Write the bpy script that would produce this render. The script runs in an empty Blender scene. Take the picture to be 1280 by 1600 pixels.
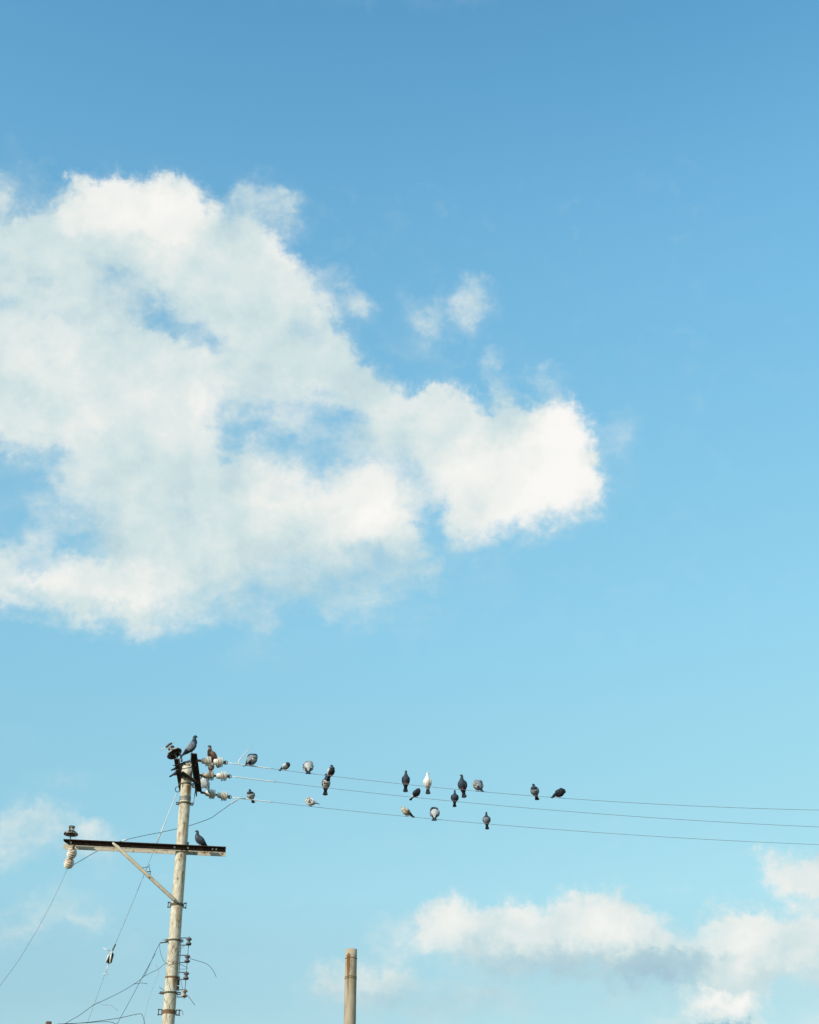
import bpy, bmesh, math, random
from mathutils import Vector, Matrix, Euler
import numpy as np

# ------------------------------------------------------------------ camera
scene = bpy.context.scene
col = scene.collection
FOC = 2200.0                      # focal length in pixels of a 1280 px wide picture
PITCH = math.radians(29.7)
EYE = Vector((0, 0, 1.6))
cam_data = bpy.data.cameras.new('camera')
cam = bpy.data.objects.new('camera', cam_data)
col.objects.link(cam)
cam.location = EYE
cam.rotation_euler = (math.radians(90) + PITCH, 0, 0)
cam_data.sensor_fit = 'HORIZONTAL'
cam_data.sensor_width = 36
cam_data.lens = FOC / 1280 * 36
cam_data.clip_start = 0.1
cam_data.clip_end = 8000
scene.camera = cam
scene.view_settings.view_transform = 'Standard'
scene.view_settings.look = 'None'
scene.view_settings.exposure = 0
scene.view_settings.gamma = 1
scene.view_settings.use_curve_mapping = False
scene.cycles.filter_width = 1.5

# ------------------------------------------------------------------ sun and sky
SUN_EL, SUN_AZ = math.radians(27), math.radians(223)     # azimuth clockwise from +Y
sl = bpy.data.lights.new('sun', 'SUN')
sl.energy = 4.2
sl.angle = math.radians(0.5)
sl.color = (1.0, 0.93, 0.80)
so = bpy.data.objects.new('sun', sl)
col.objects.link(so)
sd = Vector((math.sin(SUN_AZ) * math.cos(SUN_EL), math.cos(SUN_AZ) * math.cos(SUN_EL), math.sin(SUN_EL)))
so.rotation_euler = sd.to_track_quat('Z', 'Y').to_euler()
so.location = (-20, -20, 30)

world = bpy.data.worlds.new('World')
scene.world = world
world.use_nodes = True
wt = world.node_tree
wt.nodes.clear()
# two smooth fields over azimuth and elevation, each a sum of products of 1-D profiles in thousandths
# (one row per azimuth profile, the next row its elevation profile): how much cloud a direction holds, and how bright it is
BODY_WEIGHTS = [1.2553, 0.9744, 0.564, 0.4595, 0.6073, 0.5032, 0.3832, 0.3158, 0.2399, 0.2349, 0.2722, 0.2475, 0.1512, 0.1565, 0.1383, 0.1365, 0.1187, 0.1517, 0.1435, 0.2556, 0.0912, 0.0778, 0.0963, 0.1161, 0.1065, 0.0972, 0.0848]
BODY_ROWS = [
    [-716,-721,-725,-728,-732,-734,-737,-737,-732,-729,-734,-735,-742,-742,-728,-735,-744,-748,-744,-752,-773,-797,-817,-833,-863,-900,-909,-909,-916,-928,-941,-958,-973,-979,-972,-969,-964,-946,-927,-910,-886,-854,-830,-806,-799,-810,-811,-812,-803,-772,-722,-673,-627,-587,-564,-564,-579,-584,-586,-582,-572,-555,-528,-506,-502,-510,-499,-498,-495,-527,-556,-554,-529,-493,-490,-487,-450,-426,-410,-418,-431,-424,-413,-391,-374,-319,-174,-102,-97,-94,-78,-57,-52,-60,-69,-71,-68,-65,-62,-65,-75,-79,-77,-77,-77,-76,-75,-74,-73,-73,-73,-73,-73,-72,-72,-72,-72,-71,-70,-70,-69,-69,-69,-68,-68,-68,-67,-67,-66],
    [-15,-15,-15,-15,-14,-14,-14,-14,-14,-13,-13,-13,-17,-32,-63,-115,-180,-243,-292,-318,-320,-297,-273,-266,-236,-206,-184,-201,-222,-239,-219,-176,-112,-53,-18,-10,-16,-11,-2,-1,-1,-2,0,0,0,0,0,0,-2,-5,-13,-42,-115,-251,-420,-578,-639,-630,-590,-556,-536,-525,-538,-578,-614,-652,-684,-725,-784,-857,-915,-954,-979,-952,-933,-927,-925,-936,-937,-926,-934,-909,-856,-820,-775,-721,-670,-673,-709,-762,-799,-805,-797,-770,-710,-604,-532,-486,-446,-401,-325,-234,-102,-15,-2,0,0,0,0,0,0,0,0,0,0,0,0,0,0,0,0,-3,-6,-11,-13,-13,-13,-13,-13],
    [67,49,31,12,-6,-23,-39,-53,-59,-67,-90,-104,-130,-143,-133,-156,-183,-200,-198,-203,-227,-249,-270,-294,-307,-300,-296,-304,-321,-343,-353,-335,-324,-325,-381,-403,-385,-374,-375,-366,-359,-390,-438,-457,-447,-415,-404,-400,-387,-353,-298,-261,-244,-230,-149,-31,49,113,174,232,336,423,450,442,412,450,537,593,646,685,677,665,688,749,801,825,832,813,839,856,854,861,881,917,971,967,905,878,853,782,685,637,690,810,916,941,904,845,742,668,716,785,825,834,831,825,822,812,813,818,822,825,828,830,832,833,828,816,800,787,780,777,775,773,771,767,764,761,757],
    [167,167,167,168,168,169,169,169,169,166,165,168,166,178,254,392,587,782,915,969,965,882,803,815,797,669,426,219,43,-27,-64,-65,-46,-23,-8,-4,-7,-5,-1,0,0,-1,0,0,0,0,0,0,-1,-2,-4,-8,-23,-59,-113,-169,-195,-201,-191,-174,-155,-140,-131,-116,-73,-1,71,131,162,170,168,163,153,168,185,198,189,159,83,-40,-97,-153,-231,-257,-246,-240,-215,-200,-201,-213,-216,-233,-254,-275,-278,-263,-243,-224,-202,-185,-158,-117,-53,-8,-1,0,0,0,0,0,0,0,0,0,0,0,0,0,0,0,2,36,89,150,177,177,179,180,181],
    [465,526,583,636,686,730,768,801,812,824,852,863,891,900,885,911,944,963,948,912,885,855,756,673,558,358,239,166,119,56,-52,-144,-181,-188,-232,-255,-264,-279,-294,-295,-302,-290,-265,-271,-296,-308,-302,-293,-304,-363,-451,-510,-531,-512,-507,-563,-625,-708,-798,-876,-944,-975,-977,-934,-824,-695,-473,-408,-487,-709,-760,-737,-704,-694,-698,-701,-705,-695,-650,-593,-568,-553,-543,-500,-413,-321,2,209,254,268,270,280,294,288,286,286,289,281,262,364,542,581,544,536,530,520,513,504,498,492,485,476,466,457,446,433,412,381,345,312,287,271,255,241,226,213,200,186,171],
    [91,92,94,96,97,99,100,102,103,106,111,117,101,48,-22,-74,-4,187,403,523,352,47,-178,-155,53,378,683,742,648,583,445,254,93,31,7,1,2,2,0,1,2,4,1,0,0,0,0,-1,-2,-5,-1,35,124,290,469,583,534,349,80,-145,-309,-434,-528,-621,-721,-837,-929,-979,-950,-833,-649,-448,-227,-98,-87,-109,-121,-131,-89,11,35,130,269,312,316,297,330,321,306,323,339,416,503,583,550,366,247,163,145,55,-61,-92,-62,-10,-1,0,0,0,0,0,0,0,0,0,0,0,0,0,0,0,1,37,99,176,206,207,208,208,209],
    [-652,-650,-646,-637,-626,-609,-591,-573,-569,-553,-500,-463,-395,-365,-394,-341,-287,-249,-249,-217,-144,-89,-3,82,130,111,99,119,148,201,281,346,377,374,388,401,401,363,324,278,289,454,672,791,783,655,598,561,515,470,396,365,398,478,564,551,479,356,192,55,-55,-90,-64,-53,-118,-259,-431,-549,-624,-590,-507,-452,-401,-371,-426,-539,-611,-612,-613,-627,-660,-679,-672,-631,-568,-286,329,662,739,765,795,860,942,976,978,972,956,796,479,231,142,151,185,189,176,157,150,143,147,154,162,168,175,181,188,193,194,189,182,176,176,180,185,190,196,201,208,214,221],
    [549,554,558,564,569,573,576,579,582,581,578,568,507,398,449,480,563,709,566,273,189,103,-16,-100,-306,-237,-126,-275,-412,-387,-220,-11,65,37,13,10,16,10,2,0,0,1,0,0,0,0,0,1,5,12,4,-52,-153,-276,-318,-244,-65,194,434,586,671,731,777,787,704,529,345,158,-2,-191,-382,-535,-656,-813,-905,-951,-979,-942,-746,-370,-160,11,261,362,357,368,255,181,153,149,116,110,121,134,237,472,560,573,503,525,541,453,238,40,4,0,0,0,0,0,0,0,0,0,0,0,0,0,0,0,1,29,66,110,147,145,144,143,142],
    [152,168,183,195,205,213,220,226,236,240,230,224,207,203,222,210,195,186,191,179,154,144,105,66,43,42,37,11,-26,-76,-139,-195,-219,-210,-167,-142,-134,-114,-96,-76,-89,-183,-303,-373,-374,-307,-280,-263,-245,-233,-207,-200,-218,-251,-267,-231,-174,-98,-11,58,118,138,117,99,126,152,147,128,143,146,159,190,169,94,57,89,130,153,91,38,52,67,87,69,20,204,489,728,890,952,979,962,953,951,929,915,902,675,208,-146,-360,-481,-534,-560,-595,-635,-655,-661,-666,-671,-675,-674,-672,-668,-663,-651,-619,-564,-496,-436,-397,-371,-351,-333,-314,-295,-273,-250,-227],
    [617,620,622,624,626,627,628,628,626,615,595,564,500,407,452,318,48,-122,-133,-68,-68,22,125,-209,-756,-979,-858,-432,43,170,145,50,-3,-3,-2,-3,-5,-3,-1,0,0,1,0,0,0,0,0,-1,-3,-6,-6,9,45,103,148,152,104,8,-112,-200,-257,-296,-317,-322,-303,-262,-220,-178,-120,-35,72,175,274,371,421,441,419,354,279,183,106,24,-72,-111,-120,-133,-83,-51,-41,-39,-24,-16,-15,-13,-39,-125,-162,-180,-153,-180,-220,-204,-116,-19,-2,0,0,0,0,0,0,0,0,0,0,0,0,0,0,0,-4,-101,-259,-420,-440,-448,-455,-462,-468],
    [-846,-816,-783,-741,-696,-641,-586,-541,-533,-497,-358,-270,-103,-46,-138,-35,0,23,3,90,297,410,439,483,609,699,745,749,737,714,682,708,738,719,616,541,495,400,318,184,43,22,47,18,-12,-28,-99,-233,-396,-537,-727,-846,-871,-896,-961,-979,-953,-860,-743,-636,-475,-345,-275,-239,-214,-99,42,101,140,98,40,45,86,128,153,211,307,349,376,353,334,349,365,377,343,300,203,144,98,-4,-85,-148,-193,-128,-34,-2,-21,23,28,-54,-141,-130,-92,-85,-80,-72,-66,-49,-45,-44,-42,-39,-35,-32,-28,-24,-17,-7,5,16,25,29,33,39,44,46,49,52,56],
    [-1,-2,-3,-5,-6,-7,-8,-9,-11,-17,-24,-30,-34,-46,-114,-222,-403,-545,-411,2,277,424,513,552,358,61,-291,-417,-341,-151,163,403,377,205,69,37,64,43,7,3,3,7,2,0,0,0,0,-2,-7,-19,-54,-153,-258,-272,-141,55,173,271,282,254,111,-134,-291,-322,-293,-206,-114,-81,-105,-164,-170,-81,112,274,301,279,242,208,72,-204,-392,-452,-421,-358,-303,-336,-453,-427,-338,-301,-304,-227,-106,70,351,768,965,979,956,889,753,513,183,16,2,0,0,0,0,0,0,0,0,0,0,0,0,0,0,0,0,-4,-15,-38,-48,-47,-47,-47,-46],
    [355,328,293,259,220,181,141,96,51,2,-51,-99,-152,-186,-201,-245,-239,-227,-217,-188,-157,-148,-157,-201,-146,-2,29,-26,-72,-99,-111,-185,-269,-288,-277,-225,-169,-146,-120,-69,44,220,382,475,550,622,633,586,537,528,469,356,266,227,106,-81,-221,-448,-699,-877,-979,-935,-849,-755,-702,-555,-359,-216,-154,-33,78,245,442,506,349,179,203,309,396,389,319,291,283,335,354,448,435,270,176,72,21,-13,-81,-59,20,54,37,75,-16,-132,-162,-121,-83,-79,-76,-72,-68,-45,-45,-49,-53,-56,-59,-63,-66,-67,-63,-51,-33,-19,-13,-15,-21,-25,-30,-37,-45,-54,-62],
    [185,180,175,171,166,162,157,152,144,118,91,64,28,-62,-261,-512,-854,-972,-430,353,320,248,370,511,528,206,-109,-200,-188,-246,-365,-364,-182,-49,-14,-12,-20,-13,-3,-2,-2,-6,-1,0,0,0,1,4,13,32,71,158,206,138,-75,-334,-571,-735,-654,-530,-410,-327,-362,-385,-311,-121,102,345,509,552,514,421,329,154,-153,-385,-487,-465,-634,-928,-920,-560,-59,147,333,519,666,694,676,670,578,592,615,555,348,80,-81,-93,-228,-113,110,176,157,50,6,1,0,0,0,0,0,0,0,0,0,0,0,0,0,0,-1,-25,-58,-113,-142,-143,-143,-142,-142],
    [-476,-469,-451,-422,-386,-332,-274,-213,-159,-100,-37,26,114,175,188,257,372,483,534,547,513,460,426,426,331,199,196,231,145,-5,-171,-262,-391,-545,-753,-768,-615,-396,-247,-103,-1,30,84,105,86,31,-7,-54,-97,-20,133,237,326,447,598,585,436,198,-10,-129,-236,-264,-256,-214,-41,273,534,520,351,189,111,27,-33,-65,50,52,-62,-116,-113,-75,-40,-37,-42,-51,-73,-26,70,30,-157,-359,-451,-410,-290,-96,53,93,-1,9,94,-113,-521,-633,-600,-584,-554,-511,-483,-479,-454,-425,-391,-345,-296,-245,-188,-116,-4,161,359,538,665,738,790,837,883,916,939,960,979],
    [-192,-192,-191,-191,-190,-190,-189,-189,-189,-193,-210,-244,-262,-209,24,422,547,404,-4,59,18,-313,482,910,606,162,-699,-927,-271,77,319,281,127,72,17,-6,-4,-2,0,3,4,10,2,0,0,0,0,0,2,4,-17,-133,-351,-547,-574,-365,-53,214,231,104,-26,-89,-112,-140,-150,-136,-145,-212,-272,-322,-372,-315,-119,-77,-106,-108,-98,-85,-21,113,229,328,245,299,320,344,573,578,392,167,42,-47,-66,-124,-66,113,127,-14,-90,-241,-412,-456,-256,-21,-2,0,0,0,0,0,0,0,0,0,0,0,0,0,0,0,4,-32,-204,-488,-550,-542,-532,-520,-506],
    [951,933,901,837,763,668,561,457,368,280,151,34,-157,-263,-265,-449,-605,-765,-858,-940,-933,-803,-822,-824,-533,-81,228,352,544,673,691,688,770,921,963,881,560,93,-224,-486,-591,-443,-318,-264,-261,-248,-162,23,204,36,-313,-498,-569,-554,-382,-74,166,310,281,219,56,-93,-133,-171,-265,-299,-155,-40,36,-172,-426,-606,-616,-449,-269,-225,-261,-307,-189,-90,-91,-82,-66,31,194,306,237,50,-123,-178,-83,58,166,148,106,110,7,-102,-307,-636,-851,-741,-575,-524,-479,-427,-388,-377,-337,-289,-237,-183,-128,-71,-10,63,156,290,453,603,709,757,784,806,826,835,825,810,793],
    [53,49,45,41,36,31,27,21,14,-1,-25,-63,-108,-134,49,293,470,497,321,-59,-657,-969,-214,518,568,602,99,-455,-380,-269,-277,-168,99,118,56,46,78,53,8,-3,-6,-15,-3,0,0,0,0,-1,-3,-4,34,211,544,887,979,787,355,-75,-188,-86,-15,-57,-53,-63,-117,-216,-235,-117,62,236,315,237,-19,-93,-79,-107,-158,-179,-153,-82,-37,24,53,28,83,91,-226,-388,-361,-277,-162,-13,101,177,57,-277,-332,-120,53,333,688,691,307,19,1,0,0,0,0,0,0,0,0,0,0,0,0,0,0,0,5,18,-66,-274,-381,-368,-353,-338,-320],
    [-214,-225,-222,-218,-201,-182,-152,-110,-36,36,61,115,116,154,184,75,92,115,136,91,0,22,-14,-43,123,475,656,704,689,601,410,281,219,93,-86,-193,-264,-439,-666,-835,-832,-663,-468,-410,-391,-311,-249,-187,-102,-46,39,161,318,471,654,905,974,773,406,200,113,-22,-108,-191,-426,-643,-896,-933,-711,-421,-508,-505,-283,55,277,292,277,436,483,500,430,318,267,314,303,308,126,42,47,109,67,20,-20,-97,-163,-185,-113,16,121,265,259,131,30,13,20,37,40,32,18,8,-4,-16,-29,-43,-57,-70,-82,-96,-114,-133,-151,-161,-171,-181,-192,-200,-205,-212,-218],
    [6,2,-1,-3,-5,-6,-7,-8,-8,-18,-23,-31,-81,-205,-314,-403,-278,208,444,355,197,96,-183,-421,-382,-301,-161,58,164,289,501,658,663,465,166,78,145,98,14,2,1,1,0,0,0,0,0,0,1,3,-10,-90,-179,-176,-76,226,438,636,404,-20,-446,-800,-718,-361,-33,233,515,647,560,292,85,-1,2,-19,35,83,37,-128,-382,-782,-624,31,848,846,979,850,461,-156,-601,-669,-650,-492,-376,-456,-456,-364,-301,-255,-12,163,334,167,-110,-43,-6,-1,0,0,0,0,0,0,0,0,0,0,0,0,0,0,-3,-36,-42,-8,56,48,39,30,21],
    [327,260,195,125,58,-9,-72,-116,-107,-93,-124,-122,-187,-188,-139,-239,-238,-239,-236,-210,-176,-100,-48,41,228,405,544,630,607,486,274,83,11,-74,-241,-270,-239,-278,-308,-323,-281,-178,-111,-73,-93,-171,-192,-118,25,92,115,199,309,390,379,231,18,-227,-368,-332,-222,-165,-162,-158,80,504,885,979,800,475,199,-84,-362,-484,-219,-21,-86,-178,-208,-163,-67,-19,-77,-210,-234,-212,-18,104,96,-14,-35,-38,-45,53,165,208,156,66,-135,-290,-168,27,155,177,164,139,131,150,157,157,156,152,146,138,128,106,60,-18,-111,-190,-236,-255,-256,-253,-249,-244,-236,-222,-207],
    [171,175,179,182,183,184,183,182,179,181,184,202,257,328,199,26,-238,-556,-918,-974,-461,547,469,422,507,292,281,244,-303,-370,-158,260,694,593,213,94,179,121,18,4,4,6,1,0,0,0,0,1,4,12,46,113,139,168,29,-24,-158,-214,10,280,272,3,-121,-251,-332,-373,-365,-258,-36,243,83,-179,-306,-185,-132,-79,36,31,261,646,829,731,-208,-93,261,607,776,760,520,-63,-400,-628,-535,-439,-595,-636,-466,-192,43,310,578,225,-162,-30,-4,0,0,0,0,0,0,0,0,0,0,0,0,0,0,0,-3,74,252,432,363,363,362,359,356],
    [155,152,142,118,96,59,21,-4,15,26,-26,-47,-155,-155,-8,-56,-40,-78,-96,-183,-262,-116,58,198,321,353,268,73,-7,-45,-49,101,327,466,336,233,122,-172,-424,-633,-659,-461,-298,-175,-150,-178,-103,46,225,253,192,222,213,165,26,-246,-318,-235,-260,-364,-325,-73,198,399,394,123,-316,-487,-296,238,664,950,921,624,296,123,53,55,-146,-382,-448,-433,-350,-374,-521,-689,-514,-176,-115,-305,-475,-473,-308,60,281,315,297,306,619,768,754,524,290,205,122,27,-43,-103,-153,-204,-250,-279,-300,-319,-334,-331,-284,-203,-121,-60,-18,27,75,122,170,226,286,350,413],
    [-344,-322,-302,-278,-253,-230,-209,-184,-152,-88,-19,50,114,253,218,266,311,-57,-204,-60,125,460,979,413,-465,-613,-299,231,540,435,170,278,279,118,33,12,14,8,3,3,5,10,2,0,0,0,0,1,5,12,31,100,207,306,337,224,71,-78,-161,-195,-213,-270,-225,92,354,538,447,167,-54,-162,-261,-419,-547,-405,-267,-186,8,114,110,277,36,-429,-461,-223,143,135,-149,-221,52,406,497,455,305,93,-128,-323,-403,-258,-2,300,467,442,197,-2,-1,0,0,0,0,0,0,0,0,0,0,0,0,0,0,0,-4,-179,-388,-261,6,-22,-46,-70,-94],
    [-265,-260,-243,-230,-202,-174,-145,-90,9,86,18,12,-102,-41,285,403,510,506,548,323,-107,-246,-217,-168,-255,-421,-495,-482,-396,-241,-4,368,583,705,623,522,404,280,134,-10,-94,-301,-526,-631,-692,-721,-641,-349,49,307,604,873,979,812,245,-360,-477,-158,63,-73,-334,-504,-515,-301,-70,-4,-55,-38,37,165,268,187,200,278,267,147,11,-55,37,151,142,52,-86,-180,-238,-376,0,372,268,74,122,143,-25,-102,16,88,1,12,-335,-725,-806,-549,-301,-228,-168,-100,-36,66,127,177,223,263,295,324,349,352,309,232,160,112,85,50,12,-23,-57,-98,-144,-192,-238],
    [252,255,256,255,253,248,243,234,221,204,151,71,7,-123,-193,-213,-646,-875,-738,110,390,-97,-465,754,796,422,287,-446,-751,-381,282,247,-286,-434,-152,-40,-89,-60,-8,-5,-7,-14,-3,0,0,0,1,3,12,22,0,-69,-79,-32,131,96,250,577,865,491,116,64,91,148,216,330,338,186,-181,-536,-697,-774,-657,-92,92,278,642,477,96,-208,-221,151,359,441,441,-158,-870,-863,-287,503,818,590,152,-87,-243,-425,-735,-906,-435,-360,-235,99,114,-70,-8,-1,0,0,0,0,0,0,0,0,0,0,0,0,0,0,7,279,561,313,-27,6,38,71,105],
    [480,389,291,188,86,-4,-82,-150,-204,-221,-157,-121,-56,-80,-172,-128,-139,-146,-205,-141,104,182,105,2,11,374,682,900,900,657,129,-499,-738,-794,-648,-384,-179,189,449,578,458,201,-66,-200,-244,-197,-227,-322,-308,-212,-84,20,-25,-51,13,-75,-169,-225,-40,119,74,123,328,455,226,-353,-909,-938,-603,77,463,863,964,658,167,-4,65,45,-78,-243,-346,-362,-251,-160,-159,-413,-652,-518,-409,-98,328,559,617,330,72,-5,-37,-274,-326,-566,-847,-692,-398,-297,-229,-164,-89,-25,77,184,287,374,450,523,588,608,538,382,219,107,57,31,10,-9,-28,-42,-55,-70,-87],
    [-36,-35,-33,-33,-34,-36,-35,-35,-32,4,23,8,5,27,354,528,389,223,186,51,55,-427,-928,-249,29,-173,224,-405,-725,-483,-184,22,464,585,226,90,184,125,17,3,2,1,0,0,0,0,0,-2,-8,-16,4,63,72,145,52,130,-54,-106,-35,-35,-338,-843,-784,-235,226,479,431,264,134,43,-40,-184,-269,-172,12,134,279,302,190,165,-198,-624,-306,-269,-387,-277,250,433,406,375,274,281,260,114,-160,-74,197,338,378,219,-57,-692,-751,-85,-9,0,0,0,0,0,0,0,0,0,0,0,0,0,0,0,8,359,639,372,104,138,168,198,228],
    [-876,-730,-566,-367,-174,23,207,338,365,335,256,178,179,234,283,325,317,404,526,355,-120,-420,-574,-643,-494,-160,31,-31,16,169,391,507,347,132,-88,-370,-589,-904,-976,-859,-447,-30,162,270,432,726,884,812,504,308,6,-380,-630,-719,-664,-255,147,312,237,236,233,190,37,-181,-243,-146,-205,-34,404,874,843,553,144,-104,73,294,197,-31,-183,-205,-134,-117,-165,-325,-350,-264,-120,-413,-396,-238,140,338,389,289,231,219,92,-314,-483,-524,-388,-157,11,51,30,-20,-22,11,57,98,134,164,191,217,239,238,191,98,-2,-74,-106,-117,-121,-121,-120,-115,-110,-103,-96],
    [36,31,27,19,10,-1,-9,-20,-30,-20,-5,20,113,326,638,600,304,-261,-447,-191,-6,-172,-478,39,284,107,106,54,-198,-82,397,190,-8,-3,6,16,34,24,1,-10,-16,-37,-8,-1,0,0,1,4,11,18,-50,-282,-539,-713,-473,-134,184,187,-104,-573,-786,-577,-412,-126,168,393,395,101,-191,-304,99,538,575,179,-80,-384,-610,-307,149,631,576,241,-146,-195,-81,41,260,-181,-540,-497,-120,234,261,193,695,664,46,-473,-808,-484,339,949,766,136,14,1,0,0,0,0,0,0,0,0,0,0,0,0,0,0,1,162,313,301,96,116,133,149,163],
    [833,605,373,144,-77,-258,-401,-509,-536,-498,-298,-115,148,116,-255,-330,-268,-221,-255,95,702,732,681,535,320,62,-294,-512,-533,-330,-53,263,353,280,169,28,30,173,165,-97,-485,-572,-133,145,292,356,186,-302,-756,-630,-162,240,295,142,-111,-162,182,712,742,356,-170,-512,-636,-593,-504,-538,-264,229,598,594,371,-7,-102,181,442,319,-62,-292,-95,199,206,84,-91,-58,210,-49,-750,-971,-686,-258,448,718,763,541,345,289,92,-747,-979,-671,51,533,628,595,407,133,-6,-56,-91,-133,-178,-230,-270,-302,-327,-318,-258,-139,-5,94,141,142,128,112,96,76,55,34,11],
    [14,-1,-16,-36,-58,-79,-94,-111,-123,-84,3,132,334,645,979,599,191,-407,-242,-91,-158,-229,-358,-388,257,705,302,303,332,104,120,334,39,-235,-116,-56,-114,-77,-9,7,12,27,6,1,0,0,-1,-3,-8,-11,33,128,112,-43,-332,-443,-459,-360,-365,-238,0,11,-197,-289,-233,-96,42,150,190,211,-37,-160,52,55,60,92,36,-24,-136,-59,31,295,358,434,500,119,-426,-510,-253,158,442,353,-16,-365,-752,-277,462,656,540,251,-200,-64,191,10,0,0,0,0,0,0,0,0,0,0,0,0,0,0,0,0,-2,-195,-385,-43,-174,-157,-145,-131,-118],
    [-330,-279,-221,-148,-66,14,88,153,141,98,-7,-97,-145,-72,116,365,444,505,534,263,-309,-728,-897,-901,-699,-300,61,400,541,561,484,64,-220,-316,-114,34,40,12,116,391,700,639,214,-60,-254,-499,-551,-256,239,386,215,77,175,329,340,121,-293,-781,-728,-370,-68,78,201,231,93,76,105,120,-125,-329,-569,-418,-42,162,-52,-147,25,67,282,347,210,149,114,279,451,-226,-979,-869,-459,-165,342,523,534,401,283,269,125,-480,-569,-468,224,792,975,912,655,292,83,-12,-121,-236,-346,-450,-535,-607,-663,-643,-504,-248,16,199,286,303,291,276,260,234,197,147,99],
    [-100,-105,-109,-118,-127,-135,-138,-141,-136,-55,85,273,501,765,848,142,-266,-364,-110,289,-29,-449,106,-265,56,736,195,405,347,-337,-337,-373,-100,214,121,86,169,115,13,-13,-23,-53,-11,-1,0,0,0,1,3,2,-28,-112,-154,-65,54,148,135,328,905,756,165,-141,-21,26,30,17,74,225,140,-43,-32,-92,-248,-162,-66,-28,304,405,130,-431,-492,-311,-147,-221,-367,-162,341,452,207,-83,-352,-403,-110,229,427,309,-121,-428,-393,-388,157,66,-276,-31,-2,0,0,0,0,0,0,0,0,0,0,0,0,0,0,0,-3,-443,-845,-189,-193,-190,-188,-184,-178],
    [401,318,226,129,32,-42,-102,-141,-149,-154,-161,-127,-43,-25,-189,-329,-116,155,255,309,304,185,275,377,253,-101,-373,-484,-409,-160,172,623,713,507,58,-260,-396,-661,-746,-516,-134,64,44,28,123,244,239,121,-59,-97,-57,-4,5,61,227,255,146,-337,-926,-811,-350,248,739,979,854,413,210,4,-368,-696,-570,-63,139,95,2,-33,-3,193,151,-193,-382,-210,89,319,479,193,-207,-80,7,208,417,437,322,5,-201,-249,-246,-352,-468,-227,-75,-93,-230,-238,-208,-167,-125,-92,-54,-9,34,68,98,127,154,171,164,163,192,226,234,190,119,43,-36,-112,-188,-265,-343],
    [135,116,98,75,53,33,18,0,-18,-33,-52,-74,-60,-79,52,4,-216,179,267,-3,154,-287,-542,-59,-131,90,512,-154,48,348,479,643,182,-274,-143,-56,-112,-73,-8,6,10,25,5,0,0,0,0,0,2,10,55,147,136,29,-129,-216,-235,-177,-95,27,167,351,365,291,104,-60,-103,-68,11,21,-118,-249,-174,38,259,377,381,309,80,19,-152,-882,-916,-465,190,806,656,189,-3,-17,-208,-210,11,47,-214,-77,153,-10,-186,-168,-129,499,631,79,8,1,0,0,0,0,0,0,0,0,0,0,0,0,0,0,8,158,206,-62,-214,-181,-153,-124,-95],
    [-921,-709,-467,-220,8,177,302,389,503,592,498,395,-74,-111,444,105,-227,-629,-768,-882,-788,141,707,974,837,218,-84,-194,-237,-259,-261,-163,-33,-77,-106,-65,50,265,320,21,-257,-208,-293,-426,-436,-194,161,594,720,435,54,-263,-160,13,186,246,68,-105,-108,-91,14,-34,-155,-181,-43,256,424,319,-93,-398,-438,-293,129,441,323,30,-57,46,191,205,62,-35,-86,97,196,-12,-613,-662,-351,-88,277,326,299,238,192,166,82,-322,-148,-121,-254,-109,54,75,2,-114,-141,-99,-48,-3,42,81,115,148,176,177,138,61,-13,-55,-66,-60,-47,-30,-12,1,20,37,55],
    [-108,-112,-115,-120,-124,-128,-127,-124,-115,-57,17,81,162,278,519,346,0,-180,-174,168,136,121,-128,-177,-40,124,-144,-168,-310,63,269,-18,47,-73,-68,-57,-111,-75,-7,18,30,72,15,1,0,0,1,5,15,25,-45,-226,-279,-254,73,161,480,183,-849,-700,146,589,439,183,23,44,17,-195,-186,-118,-103,11,-4,203,301,87,66,151,-124,-434,-353,-13,135,75,136,-33,8,216,341,-30,-234,-261,-135,-14,504,-151,-780,-292,249,782,127,-256,-131,-26,-4,-1,0,0,0,0,0,0,0,0,0,0,0,0,0,0,1,147,203,127,13,26,35,44,52],
    [12,23,29,36,37,38,36,26,-7,-26,-1,4,29,20,-43,-97,-81,-50,-53,5,135,140,121,-7,-97,-101,-60,-67,-73,-44,52,-17,-174,-181,36,153,148,69,-22,-105,-178,-152,38,200,203,75,68,40,33,107,95,64,25,-7,-11,-59,-128,-184,-161,-27,53,24,62,78,43,-49,-100,-68,8,112,-15,-185,-398,-562,-145,386,399,288,116,172,381,375,292,31,-270,-831,-726,-168,47,108,103,136,95,-20,-64,-65,18,333,482,150,-93,-105,-69,-76,-100,-121,-116,-83,-64,-43,-20,4,27,49,70,86,92,94,104,114,119,107,82,56,29,-7,-44,-87,-129],
    [-474,-404,-336,-260,-183,-113,-47,27,120,335,495,541,404,-17,-233,-303,-422,76,34,543,458,-99,-201,-170,-121,174,-130,-474,-167,-13,-196,-340,-332,-175,-54,-14,-31,-24,-4,-1,-1,-2,0,0,0,0,0,2,8,18,38,103,177,148,54,-155,-291,-349,-335,-234,-88,-10,-84,-240,-165,-67,172,336,7,-131,-157,-213,-308,-455,-348,-307,77,484,979,406,225,322,243,89,249,275,22,-54,-127,-185,-288,-324,-181,177,258,124,88,171,111,75,23,176,131,33,4,0,0,0,0,0,0,0,0,0,0,0,0,0,0,0,9,147,103,-190,-34,-44,-46,-46,-44],
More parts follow.
